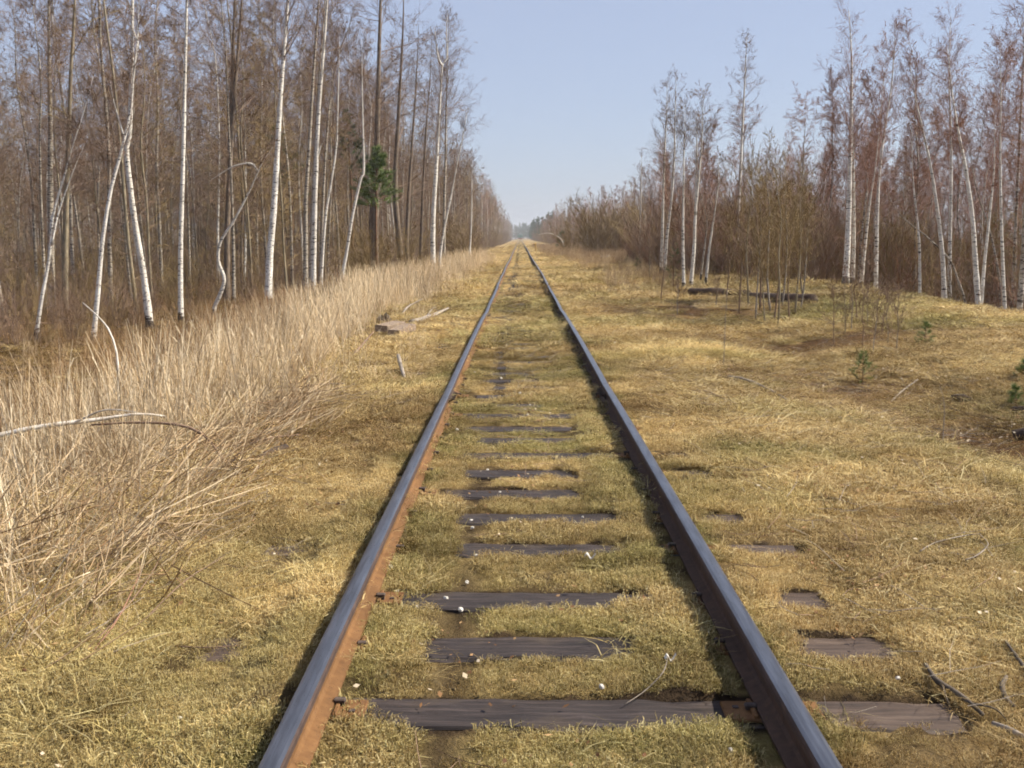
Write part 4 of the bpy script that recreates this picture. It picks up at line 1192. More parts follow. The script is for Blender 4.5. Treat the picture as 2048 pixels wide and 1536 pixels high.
# ------------------------------------------------------------------ undergrowth and shrubs
def shrub_mesh(name, H, stems, spread, seed, twig, thick=1.0, per2=6, per3=4, trunkmat=None, parts=False):
    rng = np.random.default_rng(seed)
    az = rng.uniform(0, 6.283, stems); r = spread * 0.25 * rng.uniform(0, 1, stems)
    b = np.stack([r * np.cos(az), r * np.sin(az), np.full(stems, -0.05)], -1)
    d = np.stack([np.cos(az) * spread / H * rng.uniform(0.1, 0.9, stems), np.sin(az) * spread / H * rng.uniform(0.1, 0.9, stems), np.ones(stems)], -1)
    P1 = grow(b, d, H * rng.uniform(0.55, 1.05, stems), 7, 0.03, 0.07, rng)
    m1 = MB(); m1.tubes(P1, (0.011 * (H / 3) ** 0.5 * thick ** 0.4 * rng.uniform(0.6, 1.2, stems))[:, None] * np.linspace(1, 0.25, 7)[None], 5, 0, None, False)
    m2 = m1 if not parts else MB()
    P2, _ = children(P1, per2, 0.04, 1.0, 0.34, 30, 4, 0.06, 0.09, rng); m2.tubes(P2, 0.0042 * thick * np.array([1.1, .9, .7, .4])[None], 3, 0, None, False)
    if per3:
        P3, _ = children(P2, per3, 0.15, 1.0, 0.5, 32, 3, 0.0, 0.1, rng); m2.tubes(P3, 0.0028 * thick * np.array([1, .8, .5])[None], 3, 0, None, False)
    if parts: return m1.mesh("stems", trunkmat or twig), m2.mesh("twigs", twig)
    return m1.mesh(name, twig)
UG = [shrub_mesh("undergrowth", 2.2, 9, 1.3, 700 + i, [M_TWIG, M_TWIG_OLIVE, M_TWIG_RED, M_TWIG][i], 1.5) for i in range(4)]
UG += [shrub_mesh("undergrowth", 3.6, 10, 1.6, 710 + i, [M_TWIG_OLIVE, M_TWIG, M_TWIG_RED][i], 1.7) for i in range(3)]
ux, uy = [], []
for _ in range(1300):
    y = 20 + 95 * random.random() ** 1.1
    e = 12.0 - 0.06 * min(y, 60)
    x = -e - 22 * random.random() ** 1.5
    if in_view(x, y): ux.append(x); uy.append(y)
nl = len(ux)
for _ in range(1300):
    y = 23 + 90 * random.random() ** 1.2
    e = (12.0 if y < 40 else 9.8)
    x = e + 26 * random.random() ** 1.5
    if in_view(x, y): ux.append(x); uy.append(y)
for _ in range(420):                                     # brush between the edge birches on the right
    y = 34 + 34 * random.random(); x = 6.8 + 5.5 * random.random() + (1.5 if y < 40 else 0)
    ux.append(x); uy.append(y)
for _ in range(700):                                     # along the line, far
    y = 90 + 500 * random.random() ** 1.5; s = random.choice((-1, 1))
    ux.append(s * ((5.2 if s < 0 else (9.8 if y < 160 else 6.6)) + 5 * random.random())); uy.append(y)
ux, uy = np.array(ux), np.array(uy); m = len(ux)
upk = np.where(ux < 0, RNG.choice([0, 1, 3, 4, 5], m), RNG.choice([2, 3, 0, 5, 1, 4], m))
scatter("undergrowth", "tangled bare undergrowth twigs at the foot of the woods", "undergrowth", np.stack([ux, uy, ground_z(ux, uy)], -1),
        np.stack([RNG.normal(0, 0.12, m), RNG.normal(0, 0.12, m), RNG.uniform(0, 6.283, m)], -1), RNG.uniform(0.5, 1.15, m) * np.where(uy > 90, 1.5, 1.0) * np.where((ux < 0) & (uy < 50), 0.6, 1.0), upk, UG)

def shrub(label, px, py, Y, hpx, stems, spread_px, seed, twig, group=None, name="bare_shrub", thick=1.3, per2=11, per3=6):
    p = at_y(px, py, Y); mpp = Y / F_PX
    t = thing(name, label, "shrub", (p.x, p.y, gz(p.x, p.y)), 0, group)
    a, b = shrub_mesh(name, hpx * mpp, stems, spread_px * mpp, seed, twig, thick, per2, per3, None, True)
    obj("stems", a, t); obj("twigs", b, t)
    return t
shrub("round olive brown willow bush beside the line in the distance", 1192, 505, 98.0, 120, 44, 100, 801, M_TWIG_OLIVE, None, "willow_bush", 3.2, 14, 6)
shrub("lower olive willow bush just left of the big distant one", 1140, 500, 112.0, 70, 22, 60, 802, M_TWIG_OLIVE, None, "willow_bush", 3.2)
shrub("tall brown bare shrub behind the sapling cluster", 1560, 585, 31.0, 270, 13, 120, 803, M_TWIG_OLIVE, None, "bare_shrub", 1.2, 8, 5)
shrub("wide brown bare shrub left of the sapling cluster", 1500, 570, 36.0, 230, 14, 110, 804, M_TWIG, None, "bare_shrub", 1.4, 9, 5)
shrub("dense brown bare shrub right of the sapling cluster", 1625, 580, 33.0, 250, 14, 110, 805, M_TWIG, None, "bare_shrub", 1.4, 9, 5)
shrub("reddish bare shrub between the log and the tallest birch", 1590, 560, 44.0, 230, 20, 130, 806, M_TWIG_RED, None, "bare_shrub", 2.0)
shrub("greenish willow shrub at the foot of the green pine", 740, 545, 44.0, 150, 24, 110, 807, M_TWIG_OLIVE, None, "willow_bush", 1.8)
shrub("olive shrub behind the tall reeds near the bright forked birch", 820, 530, 50.0, 120, 24, 100, 808, M_TWIG_OLIVE, None, "willow_bush", 2.0)
shrub("brown shrub close to the line right of the bright forked birch", 935, 515, 68.0, 110, 24, 90, 809, M_TWIG_OLIVE, None, "willow_bush", 2.4)
shrub("brown bushy shrub behind the slim birches at the end of the right hand wood", 1345, 540, 52.0, 190, 24, 110, 810, M_TWIG, None, "bare_shrub", 2.0)
shrub("tangled brown shrub behind the twin topped birch", 1430, 560, 44.0, 200, 24, 120, 811, M_TWIG_RED, None, "bare_shrub", 2.0)

# saplings right of the line
SAP = [(1478, 628, 420), (1497, 612, 330), (1511, 640, 350), (1520, 618, 300), (1530, 650, 470), (1541, 622, 280), (1548, 640, 360), (1556, 652, 300), (1564, 612, 310), (1579, 640, 380), (1590, 628, 330), (1601, 618, 400), (1452, 600, 430), (1608, 600, 340)]
def sapling(px, py, top, seed, label, group, thick=1.0, twig=M_TWIG_OLIVE, wpx=4.2):
    p = at_ground(px, py); Y = p.y; mpp = Y / F_PX; H = (py - top) * mpp
    rng = np.random.default_rng(seed)
    t = thing("sapling", label, "sapling", p, 0, group)
    pts = [np.array((0, 0, -0.06))]
    for i in range(1, 6): pts.append(np.array((pts[-1][0] + rng.normal(0, 0.018) * H, pts[-1][1] + rng.normal(0, 0.018) * H, H * i / 5)))
    T = catmull(pts, 16); mb = MB(); trunk_tube(mb, T, max(0.010, wpx * mpp * 0.5) * (0.5 + 0.5 * H / 3.5), 0.85, 6, False, rng)
    obj("stem", mb.mesh("stem", [M_TWIG, M_OLIVE, M_DEADWOOD][seed % 3], True), t)
    cb = MB(); crown(cb, T, rng, 0.2, 26 if H > 1.6 else 14, 0.27, 32, 0.08, 5, 4 if H > 1.6 else 3, thick, 0.02, 'birch', 0.02)
    obj("twigs", cb.mesh("twigs", twig), t)
for i, (a, b, c) in enumerate(SAP):
    sapling(a, b, c, 900 + i, "thin bare sapling in the close cluster in front of the dark log", "saplings clustered by the log")
for i, (a, b, c) in enumerate([(1668, 690, 560), (1690, 668, 540), (1703, 660, 550), (1724, 694, 520), (1736, 655, 560), (1746, 712, 560), (1763, 665, 570), (1776, 690, 580), (1792, 702, 570), (1714, 640, 500)]):
    sapling(a, b, c, 930 + i, "short dark bare sapling in the loose group right of the tall cluster", "short saplings on the right bank", 0.9, M_TWIG, 3.6)
for i, (a, b, c) in enumerate([(1355, 630, 560), (1322, 600, 500), (1300, 560, 470), (1432, 612, 560)]):
    sapling(a, b, c, 950 + i, ["single thin sapling standing in brown grass left of the log", "dark thin sapling at the foot of the slim white birches", "small sapling at the left end of the right hand wood", "small sapling in front of the dark log"][i], None, 0.8, M_TWIG, 4.0)

# ------------------------------------------------------------------ conifers
def conifer(label, px, py, top, Y=None, spread=0.22, name="pine_tree", cat="tree", seed=1, needle=0.13, dens=26, mat=M_NEEDLE, c0=0.12):
    p = at_y(px, py, Y) if Y else at_ground(px, py)
    H = (py - top) * p.y / F_PX
    z = gz(p.x, p.y); H = max(H + (p.z - z), 0.15)
    t = thing(name, label, cat, (p.x, p.y, z))
    rng = np.random.default_rng(seed); mb = MB()
    T = catmull([(0, 0, -0.08), (rng.normal(0, .02) * H, 0, H * .5), (rng.normal(0, .03) * H, 0, H)], 10)
    trunk_tube(mb, T, H * 0.013 + 0.002, 0.9, 6, True, rng)
    n1 = int(dens * 1.6); u = rng.uniform(0, 1, n1); tt = c0 + (0.98 - c0) * u
    b, tn = sample(T[None], np.zeros(n1, int), tt); az = rng.uniform(0, 6.283, n1)
    rad = np.stack([np.cos(az), np.sin(az), rng.uniform(0.0, 0.7, n1)], -1)
    L = H * spread * (1.1 - u) * rng.uniform(0.5, 1.15, n1)
    P1 = grow(b, rad, L, 4, 0.10, 0.08, rng); mb.tubes(P1, (0.004 + 0.0015 * H) * np.array([1, .8, .6, .3])[None], 3, 0, None, False)
    obj("trunk", mb.mesh("trunk", M_PINEBARK), t)
    nb = MB(); pi = np.repeat(np.arange(n1), 90 if H > 2 else 60); M = len(pi); s = rng.uniform(0.3, 1.0, M) ** 0.7
    bb, tg = sample(P1, pi, s)
    d = norm(tg * 0.7 + rng.normal(0, 0.55, (M, 3)) + np.array([0, 0, 0.25])); sd = norm(np.cross(d, rng.normal(0, 1, (M, 3)))) * needle * (0.05 if H > 2 else 0.022)
    Ln = needle * rng.uniform(0.6, 1.3, M)[:, None]
    nb.add(np.stack([bb + sd, bb - sd, bb + d * Ln], 1).reshape(-1, 3), None, np.arange(M * 3).reshape(-1, 3))
    obj("crown", nb.mesh("crown", mat), t)
conifer("green pine with a rounded crown among the bare alders on the left", 752, 545, 300, 50.0, 0.20, seed=1, needle=0.24, dens=70, c0=0.56)
conifer("dark pine half hidden behind the bare alders left of the green pine", 705, 545, 225, 60.0, 0.13, seed=2, needle=0.26, dens=34, mat=M_NEEDLE_D, c0=0.6)
conifer("dim dark pine behind the sturdy birch in the left hand wood", 575, 560, 240, 58.0, 0.16, seed=3, needle=0.26, dens=34, mat=M_NEEDLE_D, c0=0.5)
SPR = [("young dark spruce at the foot of the slim white birches", 1347, 575, 482, None, 0.30, M_NEEDLE_D, 0.10),
       ("tiny green spruce near the pale rubble in the distance", 1253, 530, 512, None, 0.5, M_NEEDLE_D, 0.08),
       ("small spruce left of the slim white birches", 1276, 545, 515, None, 0.45, M_NEEDLE_D, 0.08),
       ("bright green pine seedling on the right bank below the short saplings", 1724, 768, 700, None, 0.55, M_NEEDLE, 0.06),
       ("green pine seedling right of the short saplings", 1848, 690, 640, None, 0.55, M_NEEDLE, 0.06),
       ("upper green pine seedling at the right edge of the picture", 2046, 762, 715, None, 0.5, M_NEEDLE, 0.06),
       ("lower green pine seedling at the right edge of the picture", 2032, 815, 770, None, 0.6, M_NEEDLE, 0.06),
       ("low green spruce bush under the bent birch far down the line", 1122, 492, 462, 130.0, 0.5, M_NEEDLE_D, 0.22)]
for i, (lab, a, b, c, Y, s, m_, nd) in enumerate(SPR):
    conifer(lab, a, b, c, Y, s, "conifer_sapling", "sapling", 20 + i, nd, 18, m_, 0.1)

# ------------------------------------------------------------------ locomotive far down the line
LY = 757.0
loco = thing("diesel_locomotive", "green locomotive with two pale cab windows far down the line", "train", (0, LY, RAIL_Z + 0.1515))
M_GRN = simple("loco_green", (0.06, 0.16, 0.07), (0.09, 0.22, 0.10), 2.0, 0.5)
M_LRED = simple("loco_red", (0.22, 0.03, 0.02), (0.32, 0.05, 0.03), 2.0, 0.6)
M_LROOF = simple("loco_roof", (0.10, 0.11, 0.12), (0.16, 0.17, 0.18), 2.0, 0.6)
mg, ntg, bg_, _o = mat_new("cab_glass"); bg_.inputs["Base Color"].default_value = (0.45, 0.5, 0.55, 1); bg_.inputs["Roughness"].default_value = 0.1; bg_.inputs["Metallic"].default_value = 0.6
mb = MB(); mb.box(-1.55, 1.55, 0, 17, 1.25, 3.7, 0, 0.18); obj("body", mb.mesh("body", M_GRN), loco)
mb = MB(); mb.box(-1.35, 1.35, 0.3, 16.7, 3.702, 4.25, 0, 0.35); obj("roof", mb.mesh("roof", M_LROOF), loco)
for sx in (-1, 1):
    mb = MB(); mb.box(sx * 0.72 - 0.5, sx * 0.72 + 0.5, -0.03, 0.05, 2.75, 3.45, 0, 0.08); obj("cab_window", mb.mesh("cab_window", mg), loco)
    mb = MB(); mb.tubes(np.array([[(sx * 0.9, -0.6, 0.95), (sx * 0.9, -0.05, 0.95)]]), 0.2, 10); obj("buffer", mb.mesh("buffer", M_BOLT), loco)
    mb = MB(); mb.tubes(np.array([[(sx * 0.95, -0.08, 1.75), (sx * 0.95, 0.02, 1.75)]]), 0.16, 10); obj("headlight", mb.mesh("headlight", M_STONE), loco)
    for wy in (2.2, 4.2, 12.8, 14.8):
        mb = MB(); mb.tubes(np.array([[(sx * 0.74, wy, 0.525), (sx * 0.87, wy, 0.525)]]), 0.525, 18); obj("wheel", mb.mesh("wheel", M_BOLT), loco)
mb = MB(); mb.box(-1.5, 1.5, -0.1, 0.2, 0.45, 1.24, 0, 0.05); obj("buffer_beam", mb.mesh("buffer_beam", M_LRED), loco)
mb = MB(); mb.box(-1.2, 1.2, 1.0, 16.0, 0.62, 1.24, 0, 0.05); obj("bogie_frame", mb.mesh("bogie_frame", M_BOLT), loco)

# ------------------------------------------------------------------ timber, branches, stones
def polytube(name, label, category, pts, radii, mat, sides=7, group=None, side_pts=(), k=14):
    base = Vector(pts[0]); t_pts = [np.array(p) - np.array(base) for p in pts]
    P = catmull(t_pts, k); R = np.interp(np.linspace(0, 1, k), np.linspace(0, 1, len(radii)), radii)
    R = R * (1 + np.random.default_rng(abs(hash(label)) % 1000 if False else len(label) * 7).normal(0, 0.06, k))
    mb = MB(); mb.tubes(P[None], R[None], sides)
    for sp_, r in side_pts:
        S = catmull([np.array(p) - np.array(base) for p in sp_], 8)
        mb.tubes(S[None], np.linspace(r, r * 0.35, 8)[None], 5)
    o = obj(name, mb.mesh(name, mat, True), None, base)
    return tag(o, label, category, group)
def gp(px, py, h=0.0):
    p = at_ground(px, py); return (p.x, p.y, p.z + h)

# old boards and stump left of the track
bt = at_ground(800, 668)
M_BOARD = simple('weathered_board', (0.12, 0.085, 0.06), (0.34, 0.26, 0.19), 5.0, 0.9, 0.5, (1, 8, 8))
def board(label, cx, cy, L, W, Th, rz, tilt, z):
    mb = MB(); rng = np.random.default_rng(int(abs(cx) * 100)); n = 9
    xs = np.linspace(-L / 2, L / 2, n); V = []
    for x in xs:
        for (y, zz) in ((-W / 2, -Th / 2), (-W / 2, Th / 2 - .01), (-W / 2 + .01, Th / 2), (W / 2 - .01, Th / 2), (W / 2, Th / 2 - .01), (W / 2, -Th / 2)):
            V.append((x + rng.normal(0, .004), y + rng.normal(0, .005), zz + rng.normal(0, .003)))
    ii = (np.arange(n - 1) * 6)[:, None]; jj = np.arange(6)[None]; j2 = (jj + 1) % 6
    mb.add(V, np.stack([ii + jj, ii + j2, ii + 6 + j2, ii + 6 + jj], -1).reshape(-1, 4))
    for off in (0, (n - 1) * 6):
        Q = np.array([(0, 1, 4, 5), (1, 2, 3, 4)]) + off; mb.Q.append(Q if off == 0 else Q[:, ::-1]); mb.qm.append(np.zeros(2, int))
    o = obj("old_board", mb.mesh("old_board", M_BOARD), None, (cx, cy, z)); o.rotation_euler = (tilt[0], tilt[1], rz)
    return tag(o, label, "board", "old boards left of the track")
board("front grey weathered board lying on the bank left of the track", bt.x + 0.06, bt.y - 0.25, 0.62, 0.24, 0.11, math.radians(70), (0.0, -0.10), bt.z + 0.09)
board("rear grey weathered board lying behind its twin left of the track", bt.x - 0.18, bt.y + 0.12, 0.66, 0.24, 0.11, math.radians(68), (0.05, -0.05), bt.z + 0.12)
st = at_ground(768, 650)
mb = MB(); rr = np.random.default_rng(5)
a = np.arange(12) * 2 * np.pi / 12
rings = []
for z, r in ((-0.12, 0.20), (0.03, 0.17), (0.12, 0.15), (0.17, 0.14)):
    rad = r * (1 + rr.normal(0, 0.10, 12)); zz = z + (rr.normal(0, 0.04, 12) if z > 0.15 else 0)
    rings.append(np.stack([rad * np.cos(a), rad * np.sin(a), np.zeros(12) + zz], -1))
V = np.concatenate(rings + [np.array([[0, 0, 0.14]])]); Q = []
for k in range(3):
    for j in range(12): Q.append((k * 12 + j, k * 12 + (j + 1) % 12, k * 12 + 12 + (j + 1) % 12, k * 12 + 12 + j))
mb.add(V, Q, [(36 + j, 36 + (j + 1) % 12, 48) for j in range(12)])
tag(obj("tree_stump", mb.mesh("tree_stump", M_DARKWOOD), None, st), "dark rotten stump behind the grey boards in the reeds", "stump")
polytube("fallen_branch", "long grey branch lying between the boards and the left rail", "branch", [gp(822, 650, 0.05), gp(860, 640, 0.06), gp(897, 627, 0.12)], [0.05, 0.045, 0.02], M_DEADWOOD, side_pts=[([gp(850, 643, 0.05), gp(868, 634, 0.2), gp(880, 633, 0.1)], 0.02)])
polytube("dead_stick", "thin dead stick slanting up out of the reeds beyond the boards", "stick", [gp(803, 632, 0.0), gp(815, 626, 0.12), gp(846, 622, 0.28)], [0.03, 0.025, 0.01], M_DEADWOOD)
polytube("dead_stick", "dark thin stick leaning on the bank below the boards", "stick", [gp(702, 716, 0.0), gp(722, 706, 0.10), gp(748, 700, 0.28)], [0.02, 0.018, 0.01], M_TWIG)
polytube("wooden_stake", "short grey stake leaning in the grass left of the rail joint", "stake", [gp(810, 760, 0.0), gp(803, 752, 0.08), gp(797, 745, 0.20)], [0.022, 0.024, 0.025], M_DEADWOOD)
polytube("rotten_log", "dark rotten log end poking out of the dead stalks beside the track", "log", [gp(515, 925, 0.02), gp(545, 914, 0.03), gp(572, 905, 0.04)], [0.03, 0.042, 0.03], M_DARKWOOD, 9)
polytube("fallen_birch", "fallen thin white birch arching over the dead stalks at the left edge", "fallen tree",
         [tuple(at_y(-70, 890, 8.0)), tuple(at_y(0, 870, 8.0)), tuple(at_y(90, 852, 8.1)), tuple(at_y(190, 840, 8.2)), tuple(at_y(275, 828, 8.3)), tuple(at_y(330, 832, 8.4))], [0.022, 0.021, 0.020, 0.017, 0.012, 0.006], M_PALEBARK, 8,
         side_pts=[([tuple(at_y(150, 845, 8.15)), tuple(at_y(210, 820, 8.0)), tuple(at_y(272, 824, 7.9))], 0.010)])
polytube("fallen_branch", "dark arched branch continuing from the fallen white birch down to the ground", "branch",
         [tuple(at_y(180, 850, 7.9)), tuple(at_y(270, 845, 7.9)), tuple(at_y(360, 850, 7.8)), tuple(at_y(410, 872, 7.7)), tuple(at_y(440, 910, 7.5)), gp(470, 955, 0.0)], [0.008, 0.010, 0.011, 0.010, 0.009, 0.007], M_TWIG, 6)
bs = [at_y(232, 800, 10.5), at_y(236, 745, 10.5), at_y(232, 700, 10.5), at_y(218, 660, 10.6), at_y(195, 632, 10.8), at_y(165, 605, 11.0)]
polytube("bent_sapling", "thin pale sapling bent over between the left reeds", "sapling", [(bs[0].x, bs[0].y, gz(bs[0].x, bs[0].y) - 0.05)] + [tuple(p) for p in bs[1:]],
         [0.013, 0.0125, 0.012, 0.010, 0.008, 0.004], M_PALEBARK, 7)
for i, (a_, b_, c_, d_) in enumerate([(20, 662, 110, 655), (110, 652, 215, 625), (470, 905, 600, 880), (560, 790, 690, 775)]):
    polytube("fallen_branch", ["dark branch lying across the foot of the forked birch at the left edge", "pale thin branch lying in the grass between the two leftmost birches", "brown branch lying along the lower edge of the dead stalks", "pale straight stick lying in the reeds below the boards"][i], "branch",
             [gp(a_, b_, 0.12 if i < 2 else 0.03), tuple((np.array(gp(a_, b_, 0.16 if i < 2 else 0.07)) + np.array(gp(c_, d_, 0.16 if i < 2 else 0.07))) / 2), gp(c_, d_, 0.12 if i < 2 else 0.05)], [[0.03, 0.025, 0.01], [0.02, 0.018, 0.008], [0.009, 0.008, 0.004], [0.012, 0.011, 0.006]][i], [M_TWIG, M_DEADWOOD, M_TWIG, M_DEADWOOD][i], 6, k=10)

# logs on the right
M_LOG = simple("log_bark", (0.05, 0.034, 0.025), (0.17, 0.115, 0.08), 5.0, 0.9, 0.7)
polytube("felled_log", "right dark felled log lying behind the sapling cluster", "log", [gp(1500, 597, 0.08), gp(1560, 603, 0.10), gp(1626, 609, 0.11)], [0.08, 0.11, 0.13], M_LOG, 12)
polytube("felled_log", "left dark felled log starting beside the twin topped birch", "log", [gp(1382, 590, 0.10), gp(1435, 593, 0.12), gp(1500, 594, 0.10)], [0.10, 0.11, 0.08], M_LOG, 12)
# branches and sticks on the right
polytube("fallen_branch", "crooked dark branch lying in the grass at the bottom right", "branch", [gp(1850, 1350, 0.03), gp(1872, 1385, 0.035), gp(1905, 1400, 0.05), gp(1935, 1425, 0.04), gp(1965, 1445, 0.03)], [0.007, 0.010, 0.011, 0.010, 0.007], M_STICK,
         side_pts=[([gp(1940, 1428, 0.04), gp(1990, 1440, 0.05), gp(2020, 1450, 0.02)], 0.005), ([gp(1880, 1388, 0.04), gp(1900, 1420, 0.02)], 0.005)])
polytube("dead_stick", "short curved dark stick above the crooked branch at the bottom right", "stick", [gp(2012, 1370, 0.03), gp(2003, 1388, 0.03), gp(2012, 1406, 0.03), gp(2028, 1418, 0.03)], [0.007, 0.010, 0.010, 0.006], M_STICK)
polytube("dead_stick", "thin dark stick at the right border above the curved stick", "stick", [gp(2010, 1300, 0.03), gp(2030, 1330, 0.03), gp(2060, 1365, 0.03)], [0.005, 0.008, 0.008], M_STICK)
polytube("dead_stick", "grey stick in the bottom right corner", "stick", [gp(1985, 1455, 0.02), gp(2015, 1470, 0.03), gp(2050, 1485, 0.02)], [0.008, 0.010, 0.010], M_DEADWOOD)
polytube("fallen_branch", "long thin grey branch slanting through the straw right of the rail", "branch", [gp(1455, 758, 0.04), gp(1490, 768, 0.06), gp(1545, 790, 0.05), gp(1590, 815, 0.02)], [0.016, 0.015, 0.012, 0.006], M_DEADWOOD)
polytube("dead_stick", "thin dark stick just left of the long grey branch", "stick", [gp(1380, 782, 0.02), gp(1420, 793, 0.04), gp(1458, 806, 0.02)], [0.006, 0.010, 0.008], M_TWIG)
polytube("dead_stick", "pale straight stick rising out of the brown litter on the right", "stick", [gp(1775, 808, 0.0), gp(1805, 790, 0.05), gp(1835, 772, 0.08)], [0.008, 0.010, 0.009], M_DEADWOOD)
polytube("rotten_log", "short black charred log on the right bank", "log", [gp(1903, 800, 0.03), gp(1922, 802, 0.04), gp(1942, 805, 0.03)], [0.030, 0.045, 0.032], M_DARKWOOD, 9)
polytube("rotten_log", "dark log end at the right border below the charred log", "log", [gp(2025, 825, 0.04), gp(2060, 826, 0.04), gp(2100, 828, 0.04)], [0.035, 0.04, 0.04], M_DARKWOOD, 9)
polytube("rotten_log", "dark hollow log under tufted straw at the right border", "log", [gp(2026, 880, 0.04), gp(2070, 876, 0.06), gp(2120, 874, 0.06)], [0.05, 0.05, 0.05], M_DARKWOOD, 10)
polytube("dead_stick", "upright dry stalk standing in the straw by the white scrap", "stalk", [gp(1447, 735, 0.0), gp(1448, 735, 0.55), (gp(1447, 735)[0] + 0.02, gp(1447, 735)[1], gp(1447, 735)[2] + 1.0)], [0.006, 0.005, 0.003], M_DEADWOOD, 5)
polytube("dead_stick", "upright dry stalk standing in the brown litter at the right", "stalk", [gp(1885, 890, 0.0), gp(1884, 890, 0.35), (gp(1880, 890)[0] - 0.03, gp(1880, 890)[1], gp(1880, 890)[2] + 0.52)], [0.005, 0.004, 0.002], M_DEADWOOD, 5)
polytube("dead_stick", "small grey stick lying between the rails near the joint", "stick", [gp(968, 757, 0.02), gp(980, 756, 0.03), gp(992, 754, 0.02)], [0.012, 0.012, 0.008], M_DARKWOOD)
polytube("dead_stick", "curved twig resting on the nearest sleeper by the right rail", "stick", [gp(1250, 1417, 0.03), gp(1290, 1400, 0.05), gp(1325, 1390, 0.06), gp(1335, 1360, 0.07)], [0.002, 0.0022, 0.002, 0.0012], M_DEADWOOD, 5)
for i, L_ in enumerate([[(150, 1320), (235, 1260), (300, 1200), (335, 1150)], [(290, 1245), (370, 1200), (450, 1170)], [(180, 1310), (240, 1265), (290, 1195)], [(100, 1485), (180, 1475), (215, 1468), (270, 1425)], [(340, 1297), (420, 1302), (480, 1295)]]):
    hs = np.linspace(0.01, 0.14 if i < 3 else 0.02, len(L_))
    polytube("dead_stick", ["long bare twig slanting up in the left foreground turf", "shorter bare twig right of the long one in the left foreground", "reddish twig crossing the long one in the left foreground", "pale bent stalk lying in the bottom left turf", "dark twig lying on the bare left end of a sleeper"][i], "stick",
             [gp(x, y, h) for (x, y), h in zip(L_, hs)], [0.004, 0.003, 0.0015], [M_TWIG, M_TWIG, M_TWIG_RED, M_DEADWOOD, M_TWIG][i], 5)
for i, L_ in enumerate([[(1840, 1120), (1870, 1098), (1925, 1085), (1960, 1082)], [(1930, 1140), (1955, 1128), (1975, 1105), (1960, 1085)]]):
    polytube("dry_stalk", ["pale bent stalk lying in the turf on the right", "short pale stalk hooked onto the bent one on the right"][i], "stalk", [gp(x, y, 0.04) for x, y in L_], [0.004, 0.004, 0.003], M_DEADWOOD, 5)

# small white stones and scraps
def stone(px, py, wpx, label, group, mat=M_STONE, flat=0.7, name="stone", cat="stone"):
    p = at_ground(px, py); r = wpx * p.y / F_PX * 0.5
    rng = np.random.default_rng(int(px * 7 + py))
    th = np.linspace(0, np.pi, 6)[1:-1]; ph = np.arange(8) * np.pi / 4
    V = [(0, 0, r * flat)]
    for a in th:
        for b in ph: V.append((r * np.sin(a) * np.cos(b), r * np.sin(a) * np.sin(b) * 0.8, r * flat * np.cos(a)))
    V.append((0, 0, -r * flat)); V = np.array(V); V *= rng.uniform(0.75, 1.2, (len(V), 1))
    T = [(0, 1 + j, 1 + (j + 1) % 8) for j in range(8)]; Q = []
    for k in range(3):
        for j in range(8): Q.append((1 + k * 8 + j, 1 + k * 8 + 8 + j, 1 + k * 8 + 8 + (j + 1) % 8, 1 + k * 8 + (j + 1) % 8))
    T += [(33, 25 + (j + 1) % 8, 25 + j) for j in range(8)]
    mb = MB().add(V, Q, T)
    o = obj(name, mb.mesh(name, mat), None, (p.x, p.y, p.z + r * flat * 0.3 + 0.014)); o.rotation_euler = (0, 0, rng.uniform(0, 6))
    return tag(o, label, cat, group)
for a_, b_, w_, l_ in [(781, 1142, 16, "white stone touching the foot of the left rail"), (921, 1219, 15, "largest white stone on the dark strip between the rails"), (892, 1197, 12, "white stone on the sleeper left of the largest one"),
                       (934, 1164, 10, "small white stone above the two on the sleeper"), (795, 1184, 12, "dull stone beside a spike of the left rail"), (945, 1058, 9, "white stone beside the dark strip near a sleeper end"),
                       (942, 1040, 8, "small white stone on the fifth sleeper"), (914, 865, 8, "white stone in the turf below the left rail joint"), (1203, 1388, 14, "pale stone just behind the nearest sleeper"),
                       (832, 1222, 8, "small pale stone between the left rail and the dark strip"), (360, 1450, 14, "white stone in the bottom left turf"), (43, 1418, 12, "pale stone at the bottom left border"),
                       (304, 1178, 12, "white stone below the fallen stalks on the left"), (1460, 1527, 14, "pale stone at the bottom border inside the right rail"), (1795, 1370, 12, "pale stone above the bare sleeper end on the right"),
                       (1252, 508, 12, "white boulder beyond the rubble in the far grass"), (1100, 490, 5, "tiny white stone far off by the yellow post")]:
    stone(a_, b_, w_, l_, "white stones about the track")
for a_, b_, w_ in [(953, 1120, 8), (985, 840, 6), (1040, 790, 6), (975, 715, 6), (950, 750, 7), (1002, 757, 6), (1165, 1035, 7), (1145, 780, 6), (1262, 785, 6), (1000, 985, 6), (1230, 690, 6), (1150, 695, 6), (975, 940, 6), (1055, 830, 6), (700, 870, 7), (1060, 810, 5)]:
    stone(a_, b_, w_, "small pale pebble lying in the turf", "pale pebbles scattered in the turf")
for i, (a_, b_, w_) in enumerate([(1205, 515, 10), (1217, 516, 13), (1229, 517, 9), (1212, 513, 8)]):
    stone(a_, b_, w_, "pale lump of rubble heaped in the far right grass", "pale rubble in the far grass", M_STONE, 0.6, "rubble_lump", "rubble")
